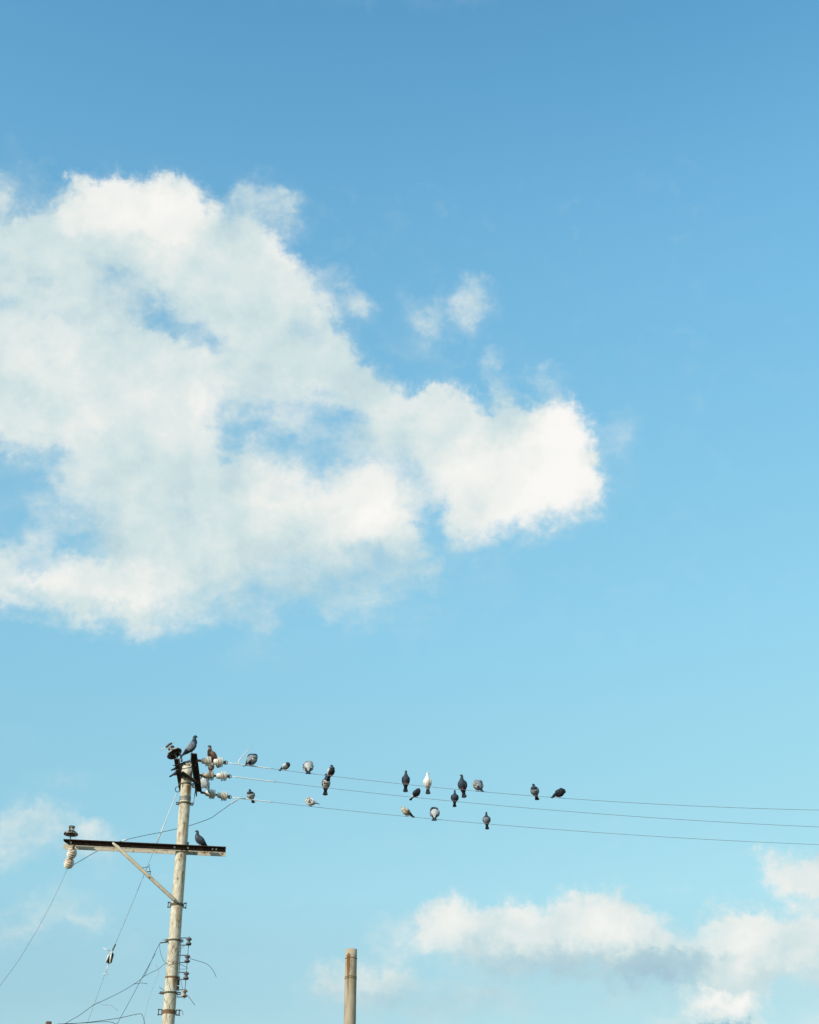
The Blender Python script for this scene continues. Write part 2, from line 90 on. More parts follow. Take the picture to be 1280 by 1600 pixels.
    [389,222,68,-71,-166,-199,-189,-152,-185,-215,-91,39,543,587,-99,-79,156,403,419,221,28,-180,-340,-532,-609,-473,-108,5,-1,-90,15,-271,-555,-206,567,930,760,352,47,-59,-39,-97,-155,-395,-234,442,592,353,-188,-678,-979,-736,-398,138,703,842,574,286,-199,-565,-513,-323,-351,-328,12,572,631,280,-111,-201,-297,-36,222,364,593,422,118,274,191,-91,-316,-367,-241,-26,-53,43,-550,-488,-136,-130,-123,-193,-105,148,301,329,233,81,450,167,-162,-188,-33,-13,-59,-139,-154,-131,-69,-8,59,135,202,266,318,306,209,11,-210,-361,-410,-369,-294,-211,-125,-23,84,193,302],
    [-302,-283,-264,-240,-215,-191,-166,-133,-93,-2,93,151,195,305,365,487,299,46,-335,-80,-33,223,165,240,-70,-566,-376,-47,-124,-317,-493,-813,-901,-341,-46,23,29,11,-1,-17,-26,-58,-12,-1,0,0,-1,-7,-22,-38,-7,99,358,527,476,296,40,294,303,-57,-361,-81,115,-3,-88,-35,56,39,-176,-320,-454,-209,214,574,789,450,-163,-298,-381,-114,-319,-284,-152,426,817,378,-159,334,354,84,-434,-493,-132,-365,-680,294,880,145,-373,-372,-111,278,275,35,2,0,0,0,0,0,0,0,0,0,0,0,0,0,0,0,-8,323,452,230,286,262,239,211,180],
    [-103,-124,-121,-123,-107,-86,-55,-7,50,138,315,454,632,567,258,21,-149,-243,-403,-537,-389,-28,233,264,-122,-368,-147,39,152,101,45,-128,-225,-131,53,112,62,123,181,154,-75,-175,-136,-111,-56,230,488,365,-161,-568,-628,-346,76,502,639,334,-160,-431,-367,-202,-33,78,173,210,249,216,-313,-523,-331,472,503,243,-248,-454,217,663,446,79,-79,-98,-59,-93,-162,-448,-583,-276,762,812,393,197,141,118,-108,-322,-290,-234,-289,-258,-812,-688,-128,81,155,191,264,351,356,327,239,138,19,-119,-249,-375,-485,-502,-395,-146,131,317,377,356,286,210,131,52,-31,-122,-211],
    [540,504,469,420,367,310,253,177,84,-103,-302,-403,-327,-256,-436,-523,-573,-299,-178,212,293,-349,-251,86,785,333,227,931,178,-253,0,-539,-373,-66,11,32,71,50,7,3,5,22,4,0,0,0,-1,-5,-14,-27,-64,-169,-78,150,289,407,509,538,-605,-979,-576,-207,-107,331,785,944,858,250,-263,-466,-572,-259,-219,-100,91,177,-225,-488,96,926,482,-217,-254,-72,105,-108,106,376,447,35,-429,-665,-460,-229,-337,-190,383,495,310,451,-331,-342,52,23,0,0,0,0,0,0,0,0,0,0,0,0,0,0,0,0,3,-736,-744,12,-486,-437,-392,-339,-280],
    [371,222,96,6,-60,-68,-49,-59,-174,-325,-448,-497,-257,-61,-43,324,418,436,497,97,-487,-399,-248,-126,461,869,694,140,-282,-390,-334,-408,-225,-152,79,211,203,-28,-68,-418,-344,-116,-389,-444,-142,513,773,713,305,2,-516,-509,214,644,602,-362,-979,-606,409,694,441,174,-155,-237,158,7,-15,122,59,95,65,-69,-114,83,-38,-355,-357,-477,-242,60,146,196,128,97,301,301,-221,-150,57,410,385,293,200,-73,-365,-482,-268,-68,94,317,168,36,-104,-134,-112,-54,-33,-58,-70,-71,-68,-65,-55,-43,-27,4,55,129,216,275,290,247,181,109,34,-58,-141,-226,-312],
    [4,-5,-13,-20,-25,-27,-26,-21,-13,0,22,28,-12,-225,-214,-81,-30,261,227,97,294,-43,-189,-545,-292,247,277,-442,44,64,-69,241,275,273,62,-51,-119,-94,-11,4,7,4,1,0,0,0,1,4,13,38,104,222,173,-28,-211,-228,14,24,134,-319,-585,-38,122,-14,-181,-172,-122,126,299,159,-111,-334,-99,214,351,213,-58,-194,-312,-79,340,381,156,-114,-256,-593,-452,114,797,960,641,-452,-861,-264,-131,546,215,-487,-638,283,850,505,256,43,1,0,0,0,0,0,0,0,0,0,0,0,0,0,0,0,13,24,-107,-266,-111,-96,-81,-65,-47],
    [-160,-114,-73,-26,13,26,20,9,-2,-18,-107,-185,-456,-339,162,234,358,162,138,246,207,64,-93,-127,130,82,0,57,49,75,111,-339,-733,-796,-51,533,800,843,353,-603,-979,-559,95,268,190,-48,-339,-222,311,654,539,158,-23,-228,-335,-234,-1,357,57,-530,-516,36,418,383,221,-85,105,171,161,-111,-85,77,-293,-530,461,850,238,2,-201,-552,-565,-289,92,117,12,526,714,-27,-362,3,380,425,324,37,-207,-318,-268,-623,-424,355,216,-82,-155,-132,-55,45,92,95,95,92,72,38,5,-29,-63,-84,-86,-73,-52,-36,-33,-11,3,18,35,49,81,107,135],
    [247,198,153,103,54,9,-31,-73,-122,-238,-335,-380,-345,-173,216,188,26,-126,235,264,313,170,-237,-594,220,-73,-388,-76,70,-9,-258,-419,-297,54,36,27,40,20,1,0,-1,-5,-1,0,0,0,1,5,15,29,27,35,34,-77,-113,-319,-348,-149,366,336,53,-61,-68,-123,-112,-187,-117,-192,-53,-11,115,68,82,45,-84,-27,19,-39,-85,554,336,-360,-612,131,979,240,-332,-200,-90,39,-59,9,-3,47,328,79,-480,-300,139,388,473,-51,-477,-51,-6,-1,0,0,0,0,0,0,0,0,0,0,0,0,0,0,-3,-82,21,-23,-41,-32,-31,-31,-32],
    [-158,-98,-44,-19,8,-16,-38,-32,39,131,236,318,291,186,162,135,-17,-187,-323,-212,41,63,-65,-311,-298,59,230,86,-105,-269,-231,-87,42,244,271,169,-34,-243,-178,21,-42,12,457,731,465,-276,-417,-383,-206,-219,-268,-117,287,649,584,27,-647,-737,-90,349,205,18,91,-49,-204,-24,-7,40,-31,-3,-148,-88,-13,-154,-156,91,328,307,115,67,146,48,-37,-122,-273,66,799,40,-655,-833,-189,279,327,294,362,402,153,-562,-648,538,979,523,-232,-404,-470,-533,-521,-407,-321,-236,-115,39,200,359,501,527,424,214,21,-89,-115,-109,-105,-92,-74,-42,-19,-6,11],
    [271,231,193,147,103,58,17,-28,-79,-191,-294,-342,-319,25,483,300,-191,-284,-192,292,157,-212,-8,176,121,-264,-14,-267,675,797,127,-131,-215,-104,-16,-26,-55,-43,-6,-8,-12,-31,-6,0,0,0,-1,-5,-16,-37,-71,-131,-68,81,179,188,206,257,171,86,95,-8,-10,-118,-128,-91,74,191,204,223,167,239,146,-383,-636,-327,-22,39,230,54,-191,28,147,-53,-254,-196,-145,115,356,258,56,-480,-514,-49,-59,-253,-9,313,219,-190,-86,196,162,31,6,1,0,0,0,0,0,0,0,0,0,0,0,0,0,0,6,604,449,-295,59,77,82,79,70],
    [149,74,-18,-191,-351,-534,-684,-653,-216,261,495,893,758,647,888,370,-13,-399,-576,-413,-168,-163,-363,-390,-38,29,24,-127,-131,93,548,252,-272,-463,40,328,340,33,-69,-249,-371,-54,308,289,134,16,-150,-398,-319,6,442,486,-113,-316,-180,256,243,-35,-261,-259,54,328,130,-373,-448,-15,274,404,201,-35,302,435,530,526,-200,-695,-565,-455,-222,-141,-158,52,55,77,368,145,-165,-220,201,499,286,129,-7,-224,-350,-413,-205,228,464,320,141,144,25,-48,-101,-129,-158,-178,-198,-210,-197,-165,-116,-57,10,93,189,298,410,473,477,384,242,94,-59,-232,-388,-543,-703],
    [-133,-121,-109,-91,-72,-50,-30,-4,26,75,134,175,166,-48,-265,-25,-24,71,-209,17,569,-172,-47,-183,-242,66,401,-349,34,-31,-44,-436,-347,-28,-4,31,40,19,0,-7,-12,-30,-6,-1,0,0,0,0,0,-2,-15,-131,-267,-220,-232,-8,1,477,407,-121,-79,-109,-4,103,16,5,-169,-199,-271,-86,-79,342,480,92,-127,-58,73,-2,-251,-147,178,236,-235,-238,-141,-112,161,216,133,-68,-114,336,502,15,-701,-966,-215,215,291,236,364,380,-62,13,2,0,0,0,0,0,0,0,0,0,0,0,0,0,0,0,22,118,-193,-329,-68,-52,-31,-7,19],
    [199,145,80,-42,-168,-248,-298,-269,-103,56,139,331,466,394,189,-74,-70,-2,-19,-115,-219,-32,-32,-142,257,578,263,-319,-505,-312,83,100,-144,-183,145,323,228,-278,-496,-418,-156,160,357,405,184,-176,-48,-68,-241,-107,138,273,115,114,123,-84,-356,-437,-170,265,440,254,184,45,-159,-268,167,133,-163,-351,-322,13,344,15,-454,-363,52,230,90,-27,143,168,257,280,-72,-203,143,-95,-433,-205,96,141,231,248,50,-73,19,-83,166,-146,-745,-883,-346,-127,138,438,595,611,646,646,542,373,153,-95,-343,-528,-625,-633,-612,-557,-500,-350,-169,9,191,366,526,665,806],
    [-38,-34,-30,-24,-17,-13,-8,-1,4,2,-47,-153,-300,-326,180,167,257,-115,214,360,-325,470,-268,-372,123,9,-855,769,-643,-425,244,47,-188,-194,-124,-83,-194,-143,-19,2,4,-1,0,0,0,0,0,0,-1,0,17,25,-21,-63,-77,-44,219,385,130,-252,-121,63,111,-35,-257,-309,-182,69,28,86,-54,81,149,-261,-446,-190,196,373,470,-149,-260,-35,130,-198,-314,183,78,27,209,304,181,-1,-7,129,-404,-415,178,112,-73,-56,198,482,129,51,7,1,0,0,0,0,0,0,0,0,0,0,0,0,0,0,-47,-700,353,578,24,-40,-101,-160,-215],
]
BRIGHT_WEIGHTS = [1.6279, 0.7421, 0.5768, 0.2329, 0.762, 0.1353, 0.163, 0.1155, 0.1929]
BRIGHT_ROWS = [
    [0,0,0,0,0,0,0,0,-1,-1,-2,-3,-7,-10,-11,-10,-10,-11,-9,-8,-3,0,0,-5,-9,-10,-8,-7,-7,-18,-30,-28,-20,-25,-33,-33,-43,-52,-57,-69,-77,-82,-81,-124,-504,-968,-977,-970,-564,-258,-31,-33,-19,-1,0,0,0,0,0,0,0,0,0,0,0],
    [732,741,745,747,806,979,577,-251,235,288,-69,-184,-192,-180,-168,-84,-7,-1,-1,0,0,0,0,0,0,0,0,1,0,1,5,5,-8,-30,-59,-75,-60,-44,-36,-18,-4,0,1,1,-1,-3,-2,-3,-7,-8,-5,-1,0,0,0,0,0,0,0,0,0,0,0,0,0],
    [0,0,0,0,0,0,-1,-5,-15,-25,-27,-25,-33,-40,-37,-25,-11,-9,28,-14,-25,3,3,-127,-244,-288,-347,-373,-385,-554,-659,-551,-283,-361,-533,-594,-654,-680,-692,-721,-888,-979,-862,-504,-152,154,223,241,101,-37,-90,-107,-61,-4,0,0,0,0,0,0,0,0,0,0,0],
    [-131,-137,-143,-147,-150,-88,-106,405,586,501,208,-377,-490,-343,-229,-51,-3,-2,-2,-1,0,0,0,0,0,0,1,13,63,148,202,143,-117,-498,-841,-979,-846,-556,-393,-209,-31,47,49,27,-27,-49,-30,-31,-55,-38,-9,-1,0,0,0,0,0,0,0,0,0,0,0,0,0],
    [0,0,0,0,0,0,1,10,41,133,381,579,684,756,835,881,955,962,837,572,199,40,58,212,193,-21,-196,-239,-279,-320,-318,-277,-129,12,79,85,49,7,-4,19,117,176,153,63,4,-52,-38,-34,22,51,75,80,57,5,0,0,0,0,0,0,0,0,0,0,0],
    [41,41,40,39,34,13,27,81,63,-24,71,146,153,141,159,145,132,132,120,59,8,0,0,0,0,0,-19,-84,337,720,417,104,-34,-164,-184,-91,-23,196,309,334,286,233,145,-41,-164,-16,80,330,872,958,585,123,5,0,0,0,0,0,0,0,0,0,0,0,0],
    [0,0,0,0,0,0,-3,-25,-68,-41,83,144,168,234,350,423,282,138,177,-5,-134,-127,142,533,752,687,670,728,758,929,975,848,387,94,13,8,-141,-186,-222,-352,-653,-781,-759,-564,-336,131,118,141,-30,-113,-67,-130,-62,-6,0,0,0,0,0,0,0,0,0,0,0],
    [-153,-172,-186,-197,-165,152,-122,-440,-29,979,510,-239,-302,-122,-212,-46,65,70,64,30,4,0,0,0,0,0,-10,-94,-157,-388,-794,-708,-9,523,528,336,106,-580,-797,-332,-78,-205,-206,-180,-172,-65,47,395,787,672,317,65,3,0,0,0,0,0,0,0,0,0,0,0,0],
    [0,0,0,0,0,0,1,6,17,30,44,48,24,-11,-23,-30,-19,-9,-39,-7,26,20,3,45,75,72,6,-27,-28,-21,-63,-101,-161,-108,-39,7,39,29,38,74,163,206,140,-206,-647,280,341,336,-615,-925,-179,-167,-105,-7,0,0,0,0,0,0,0,0,0,0,0],
    [-403,-411,-402,-381,-61,979,-118,179,293,-171,-223,-190,-168,-220,-192,-118,-17,-5,-4,-2,0,0,0,0,0,0,0,-1,-5,31,45,32,-4,4,94,141,146,159,196,92,9,22,9,8,21,26,17,23,31,3,-23,-6,0,0,0,0,0,0,0,0,0,0,0,0,0],
    [0,0,0,0,0,0,-5,-30,-60,3,119,117,-9,-124,-79,-21,-83,-135,-209,-64,160,191,315,763,979,833,479,355,311,-53,-488,-399,-424,-579,-711,-779,-658,-499,-317,14,425,617,611,440,499,-201,-130,-145,354,246,-638,-604,-461,-29,0,0,0,0,0,0,0,0,0,0,0],
    [235,253,256,248,41,-706,65,720,-41,-681,-533,-500,-782,-803,-427,-124,-58,-46,-42,-22,-3,0,0,0,0,0,-7,-114,-418,-376,-350,-314,-679,-889,284,704,-31,-170,675,-62,-360,-75,-114,-70,-148,-202,-50,471,632,205,-169,-46,-2,0,0,0,0,0,0,0,0,0,0,0,0],
    [0,0,1,1,1,1,21,164,446,639,567,386,231,82,-93,-203,-403,-512,-575,133,680,531,255,294,291,194,231,217,-15,-332,-518,-391,278,906,951,872,341,-397,-755,-738,-43,416,95,-659,-419,-64,-7,55,417,319,84,-30,26,-2,0,0,0,0,0,0,0,0,0,0,0],
    [115,51,-10,-78,-224,-31,-103,-67,7,861,381,0,-26,20,-39,-67,-68,-70,-66,-39,-6,0,0,0,0,0,-1,-48,-392,-419,-362,-99,-215,-358,-366,-54,230,442,596,973,719,276,-12,68,309,383,219,97,73,-178,-358,-111,-5,0,0,0,0,0,0,0,0,0,0,0,0],
    [0,0,0,0,0,1,17,112,246,323,459,543,401,112,-104,-225,-156,-124,-137,-331,-445,-384,-264,-8,94,57,-286,-445,-376,223,431,-52,-937,-720,-120,454,718,508,342,267,28,-90,-418,-628,-212,-347,-20,70,826,470,-685,-787,-440,-31,0,0,0,0,0,0,0,0,0,0,0],
    [467,332,190,21,-452,-505,-177,348,979,294,-487,-462,-250,-448,-430,-270,-68,-40,-35,-26,-5,0,0,0,0,1,37,233,342,524,464,372,671,875,344,341,515,94,-325,45,205,127,32,135,482,699,429,106,144,-105,-300,-91,-4,0,0,0,0,0,0,0,0,0,0,0,0],
    [0,0,0,0,0,0,-15,-105,-249,-352,-444,-455,-330,-121,-3,32,144,266,139,198,162,95,-36,-95,2,183,-87,-228,-105,118,281,176,-210,-259,-29,48,-244,-320,-256,-18,270,437,235,-398,-837,-325,109,242,747,265,331,263,244,19,0,0,0,0,0,0,0,0,0,0,0],
    [535,300,74,-177,-539,187,-221,860,485,901,276,195,153,239,256,228,53,24,22,21,5,0,0,0,0,-1,-23,-126,-66,-72,102,1,5,103,319,214,73,327,517,-204,-553,-181,43,-49,-306,-523,-353,-160,-272,-28,224,83,4,0,0,0,0,0,0,0,0,0,0,0,0],
]

def wn(kind, **kw):
    n = wt.nodes.new(kind)
    for k, v in kw.items():
        setattr(n, k, v)
    return n

def plug(sock, v):
    if hasattr(v, 'is_linked'):
        wt.links.new(v, sock)
    else:
        sock.default_value = v

def M(op, a, b=None, c=None, clamp=False):
    n = wn('ShaderNodeMath', operation=op, use_clamp=clamp)
    plug(n.inputs[0], a)
    if b is not None: plug(n.inputs[1], b)
    if c is not None: plug(n.inputs[2], c)
    return n.outputs[0]

def VM(op, a, b=None, scale=None):
    n = wn('ShaderNodeVectorMath', operation=op)
    plug(n.inputs[0], a)
    if b is not None: plug(n.inputs[1], b)
    if scale is not None: plug(n.inputs['Scale'], scale)
    return n.outputs['Value'] if op in ('DOT_PRODUCT', 'LENGTH') else n.outputs[0]

def noise(vec, scale, detail, rough, out='Fac', lac=2.0):
    n = wn('ShaderNodeTexNoise')
    n.normalize = True
    plug(n.inputs['Vector'], vec)
    n.inputs['Scale'].default_value = scale
    n.inputs['Detail'].default_value = detail
    n.inputs['Roughness'].default_value = rough
    n.inputs['Lacunarity'].default_value = lac
    return n.outputs[out]

def MR(v, a, b, c, d, mode='LINEAR'):
    n = wn('ShaderNodeMapRange', interpolation_type=mode)
    plug(n.inputs['Value'], v)
    for k, x in zip(('From Min', 'From Max', 'To Min', 'To Max'), (a, b, c, d)):
        plug(n.inputs[k], x)
    return n.outputs[0]

def MIX(f, a, b, blend='MIX'):
    n = wn('ShaderNodeMix', data_type='RGBA', blend_type=blend)
    n.clamp_factor = True
    plug(n.inputs[0], f)
    plug(n.inputs[6], a)
    plug(n.inputs[7], b)
    return n.outputs[2]

dirv = wn('ShaderNodeTexCoord').outputs['Generated']
sep = wn('ShaderNodeSeparateXYZ')
wt.links.new(dirv, sep.inputs[0])
az = M('MULTIPLY', M('ARCTAN2', sep.outputs[0], sep.outputs[1]), 57.29578)
el = M('MULTIPLY', M('ARCSINE', sep.outputs[2]), 57.29578)
cmb = wn('ShaderNodeCombineXYZ')
wt.links.new(az, cmb.inputs[0])
wt.links.new(el, cmb.inputs[1])
ae = cmb.outputs[0]

def curve3(t, ps):
    # three 1-D profiles of one coordinate t (-1..1) in one curve node
    n = wn('ShaderNodeVectorCurve')
    c3 = wn('ShaderNodeCombineXYZ')
    for i in range(3): wt.links.new(t, c3.inputs[i])
    wt.links.new(c3.outputs[0], n.inputs['Vector'])
    mp = n.mapping
    mp.extend = 'HORIZONTAL'
    for i in range(3):
        c = mp.curves[i]
        last = len(ps[i]) - 1
        c.points[0].location = (-1, ps[i][0] / 999)
        c.points[1].location = (1, ps[i][last] / 999)
        for k in range(1, last):
            c.points.new(-1 + 2 * k / last, ps[i][k] / 999)
    mp.update()
    return n.outputs[0]

def cloud_field(u, v, weights, rows):
    acc = 0.0
    for k in range(0, len(weights), 3):
        fx = curve3(u, [rows[2 * (k + i)] for i in range(3)])
        fy = curve3(v, [rows[2 * (k + i) + 1] for i in range(3)])
        w = wn('ShaderNodeVectorMath', operation='MULTIPLY')
        plug(w.inputs[0], fx)
        w.inputs[1].default_value = weights[k:k + 3]
        acc = M('ADD', VM('DOT_PRODUCT', w.outputs[0], fy), acc)
    return acc

# turbulence that tears the cloud edges
w1 = VM('SUBTRACT', noise(dirv, 26, 2, 0.5, 'Color'), (0.5, 0.5, 0.5))
w2 = VM('SUBTRACT', noise(dirv, 105, 4, 0.62, 'Color'), (0.5, 0.5, 0.5))
warp = VM('ADD', VM('SCALE', w1, scale=1.1), VM('SCALE', w2, scale=1.45))
aew = VM('ADD', ae, VM('MULTIPLY', warp, (1, 1, 0)))
sw = wn('ShaderNodeSeparateXYZ')
wt.links.new(aew, sw.inputs[0])
cu = MR(sw.outputs[0], -26, 26, -1, 1)
cv = MR(sw.outputs[1], 5, 52, -1, 1)
body = cloud_field(cu, cv, BODY_WEIGHTS, BODY_ROWS)
bright = cloud_field(cu, cv, BRIGHT_WEIGHTS, BRIGHT_ROWS)
# other clouds of the same kind all round the rest of the sky
inside = M('MULTIPLY', MR(M('ABSOLUTE', az), 21, 27, 1, 0, 'SMOOTHSTEP'),
           M('MULTIPLY', MR(el, 4, 8, 0, 1, 'SMOOTHSTEP'), MR(el, 49, 53, 1, 0, 'SMOOTHSTEP')))
flat = VM('MULTIPLY', dirv, (1, 1, 1.7))
other = MR(noise(flat, 2.6, 4, 0.55), 0.50, 0.62, 0, 1, 'SMOOTHSTEP')
other = M('MULTIPLY', other, MR(el, 0, 10, 0.3, 1))
body = M('ADD', M('MULTIPLY', body, MR(inside, 0, 0.4, 0, 1)), M('MULTIPLY', other, M('SUBTRACT', 1, inside)))

turn_ = wn('ShaderNodeMapping')
plug(turn_.inputs['Vector'], VM('ADD', dirv, VM('SCALE', w1, scale=0.012)))
turn_.inputs['Rotation'].default_value = (0, math.radians(-42), 0)
turn_.inputs['Scale'].default_value = (0.62, 1, 1.15)
fine = noise(turn_.outputs[0], 52, 6, 0.58)
tiny = noise(dirv, 230, 3, 0.6)
dev = M('ADD', M('MULTIPLY', M('SUBTRACT', fine, 0.5), 1.45), M('MULTIPLY', M('SUBTRACT', tiny, 0.5), 0.22))
room = M('MULTIPLY', M('MULTIPLY', body, M('SUBTRACT', 1.03, body)), 3.3)
room = M('MAXIMUM', room, 0.0)
opac = M('ADD', body, M('MULTIPLY', dev, room))
lin_ = MR(opac, 0.0, 0.98, 0, 1)
soft = MR(opac, 0.0, 0.98, 0, 1, 'SMOOTHSTEP')
opac = M('MULTIPLY', M('ADD', M('MULTIPLY', lin_, 0.6), M('MULTIPLY', soft, 0.4)), 0.97)
bil = noise(VM('ADD', dirv, VM('SCALE', w1, scale=0.02)), 17, 5, 0.52)
br = M('ADD', M('ADD', bright, 0.42), M('MULTIPLY', M('SUBTRACT', bil, 0.5), 1.0))
br = M('ADD', br, M('MULTIPLY', M('SUBTRACT', tiny, 0.5), 0.1))
# billows: cloud that is denser than its neighbour away from the sun catches the light
lump = VM('ADD', dirv, VM('SCALE', w2, scale=0.012))
relief = M('SUBTRACT', noise(lump, 24, 4, 0.5), noise(VM('ADD', lump, (-0.010, 0.0, 0.012)), 24, 4, 0.5))
br = M('ADD', br, M('MULTIPLY', relief, 0.95))
ramp = wn('ShaderNodeValToRGB')
cr = ramp.color_ramp
stops = [(0.0, (0.34, 0.50, 0.63)), (0.33, (0.44, 0.62, 0.69)), (0.57, (0.65, 0.77, 0.775)),
         (0.80, (0.87, 0.885, 0.85)), (1.0, (0.98, 0.955, 0.92))]
while len(cr.elements) < len(stops): cr.elements.new(0.5)
for e_, (p, c) in zip(cr.elements, stops):
    e_.position = p
    e_.color = (*c, 1)
wt.links.new(MR(br, -0.7, 1.15, 0, 1), ramp.inputs[0])

sky = wn('ShaderNodeTexSky', sky_type='NISHITA')
sky.sun_disc = False
sky.sun_elevation = SUN_EL
sky.sun_rotation = SUN_AZ
sky.altitude = 50
sky.air_density = 1.0
sky.dust_density = 0.4
sky.ozone_density = 1.0
SKY_STRENGTH = 0.15
# the photograph's film-like cyan rendering of the clear sky, as one smooth grade from horizon to zenith
gr = wn('ShaderNodeValToRGB')
gr.color_ramp.interpolation = 'B_SPLINE'
gst = [(0.0, (0.75, 0.80, 0.74)), (10.2, (0.88, 0.96, 0.82)), (14.4, (1.08, 1.27, 1.01)), (24.5, (1.41, 1.87, 1.45)),
       (40.0, (1.46, 2.36, 2.08)), (49.2, (1.0, 1.94, 1.93)), (62.0, (0.9, 1.8, 1.9)), (90.0, (0.85, 1.7, 1.85))]
while len(gr.color_ramp.elements) < len(gst): gr.color_ramp.elements.new(0.5)
for e_, (p, c) in zip(gr.color_ramp.elements, gst):
    e_.position = p / 90
    e_.color = (c[0] / 3, c[1] / 3, c[2] / 3, 1)
wt.links.new(M('DIVIDE', el, 90, clamp=True), gr.inputs[0])
across = M('MULTIPLY', M('SINE', M('RADIANS', az)), MR(el, 18, 38, 1, 0))
sc3 = wn('ShaderNodeCombineXYZ')
for i_, (c0, c1) in enumerate(((0.965, -0.05), (0.975, -0.15), (0.99, -0.25))):
    plug(sc3.inputs[i_], M('MULTIPLY_ADD', across, c1, c0))
clear = VM('SCALE', VM('MULTIPLY', VM('MULTIPLY', sky.outputs[0], gr.outputs[0]), sc3.outputs[0]), scale=3.0)
cloud_light = VM('SCALE', ramp.outputs[0], scale=1.0 / SKY_STRENGTH)
skycol = MIX(opac, clear, cloud_light)
bg = wn('ShaderNodeBackground')
wt.links.new(skycol, bg.inputs['Color'])
bg.inputs['Strength'].default_value = SKY_STRENGTH
wo = wn('ShaderNodeOutputWorld')
wt.links.new(bg.outputs[0], wo.inputs[0])
world.cycles.sampling_method = 'MANUAL'
world.cycles.sample_map_resolution = 512

# ------------------------------------------------------------------ helpers
def ray(px, py):
    x, y = (px - 640) / FOC, (800 - py) / FOC
    return Vector((x, math.cos(PITCH) - y * math.sin(PITCH), y * math.cos(PITCH) + math.sin(PITCH)))

def at(px, py, Y):
    # the point seen at this place of the photograph, Y metres away along the ground
    d = ray(px, py)
    return EYE + d * (Y / d.y)

def at_height(px, py, z):
    d = ray(px, py)
    return EYE + d * ((z - EYE.z) / d.z)

def tag(o, label=None, cat=None, group=None, kind=None):
    if label: o['label'] = label
    if cat: o['category'] = cat
    if group: o['group'] = group
    if kind: o['kind'] = kind
    return o

def empty(name, loc, label, cat, group=None):
    o = bpy.data.objects.new(name, None)
    o.empty_display_size = 0.2
    col.objects.link(o)
    o.location = loc
    return tag(o, label, cat, group)

def root_of(o):
    while o.parent: o = o.parent
    return o

def obj(name, bm, mats, parent=None, smooth=True, origin=None):
    # bm is in world coordinates; it is moved so that the object's origin is its own place
    if not isinstance(mats, (list, tuple)): mats = [mats]
    if origin is None:
        origin = sum((v.co for v in bm.verts), Vector()) / max(1, len(bm.verts))
    base = Vector(origin)
    bmesh.ops.translate(bm, verts=bm.verts, vec=-base)
    bmesh.ops.recalc_face_normals(bm, faces=bm.faces)
    me = bpy.data.meshes.new(name)
    bm.to_mesh(me)
    bm.free()
    for m in mats: me.materials.append(m)
    if smooth: me.polygons.foreach_set('use_smooth', [True] * len(me.polygons))
    o = bpy.data.objects.new(name, me)
    col.objects.link(o)
    if parent is not None:
        o.parent = parent
        pw = Vector()
        p = parent
        while p is not None:
            pw += p.location
            p = p.parent
        o.location = base - pw
    else:
        o.location = base
    return o

def frame_of(d):
    d = d.normalized()
    a = Vector((0, 0, 1)) if abs(d.z) < 0.93 else Vector((1, 0, 0))
    s = d.cross(a).normalized()
    return s, s.cross(d).normalized()

def tube(bm, pts, r, n=8, cap=True, mat=0):
    pts = [Vector(p) for p in pts]
    rs = r if isinstance(r, (list, tuple)) else [r] * len(pts)
    rings = []
    prev = None
    for i, p in enumerate(pts):
        d = (pts[min(i + 1, len(pts) - 1)] - pts[max(i - 1, 0)]).normalized()
        if prev is None:
            s, u = frame_of(d)
        else:
            s = (prev - d * prev.dot(d)).normalized()
            u = s.cross(d).normalized()
        prev = s
        rings.append([bm.verts.new(p + (s * math.cos(t) + u * math.sin(t)) * rs[i])
                      for t in [2 * math.pi * k / n for k in range(n)]])
    for a, b in zip(rings, rings[1:]):
        for k in range(n):
            f = bm.faces.new((a[k], a[(k + 1) % n], b[(k + 1) % n], b[k]))
            f.material_index = mat
    if cap:
        for rg in (rings[0], rings[-1]):
            bm.faces.new(rg).material_index = mat
    return bm

def curve_tube(pts, r, n=6, step=4, bm=None):
    # a smooth (Catmull-Rom) wire through the points
    pts = [Vector(p) for p in pts]
    q = [pts[0] * 2 - pts[1]] + pts + [pts[-1] * 2 - pts[-2]]
    out = []
    for i in range(1, len(q) - 2):
        for k in range(step):
            t = k / step
            a, b, c, d = q[i - 1], q[i], q[i + 1], q[i + 2]
            out.append(0.5 * ((2 * b) + (c - a) * t + (2 * a - 5 * b + 4 * c - d) * t * t + (3 * b - a - 3 * c + d) * t ** 3))
    out.append(pts[-1])
    bm = bm or bmesh.new()
    return tube(bm, out, r, n)

def lathe(bm, p, d, prof, n=20, mat=0):
    # prof: (distance along d, radius, material)
    d = Vector(d).normalized()
    s, u = frame_of(d)
    rings, ms = [], []
    for (h, r, *m) in prof:
        c = Vector(p) + d * h
        rings.append([bm.verts.new(c + (s * math.cos(t) + u * math.sin(t)) * max(r, 0.0004))
                      for t in [2 * math.pi * k / n for k in range(n)]])
        ms.append(m[0] if m else mat)
    for i, (a, b) in enumerate(zip(rings, rings[1:])):
        for k in range(n):
            bm.faces.new((a[k], a[(k + 1) % n], b[(k + 1) % n], b[k])).material_index = ms[i]
    bm.faces.new(rings[0]).material_index = ms[0]
    bm.faces.new(rings[-1]).material_index = ms[-1]
    return bm

def prism(bm, a, b, prof, side, up, mat=0):
    # sweep a closed 2-D outline (side, up) from a to b
    A = [bm.verts.new(Vector(a) + side * x + up * y) for x, y in prof]
    B = [bm.verts.new(Vector(b) + side * x + up * y) for x, y in prof]
    n = len(prof)
    for k in range(n):
        bm.faces.new((A[k], A[(k + 1) % n], B[(k + 1) % n], B[k])).material_index = mat
    bm.faces.new(A).material_index = mat
    bm.faces.new(list(reversed(B))).material_index = mat
    return bm

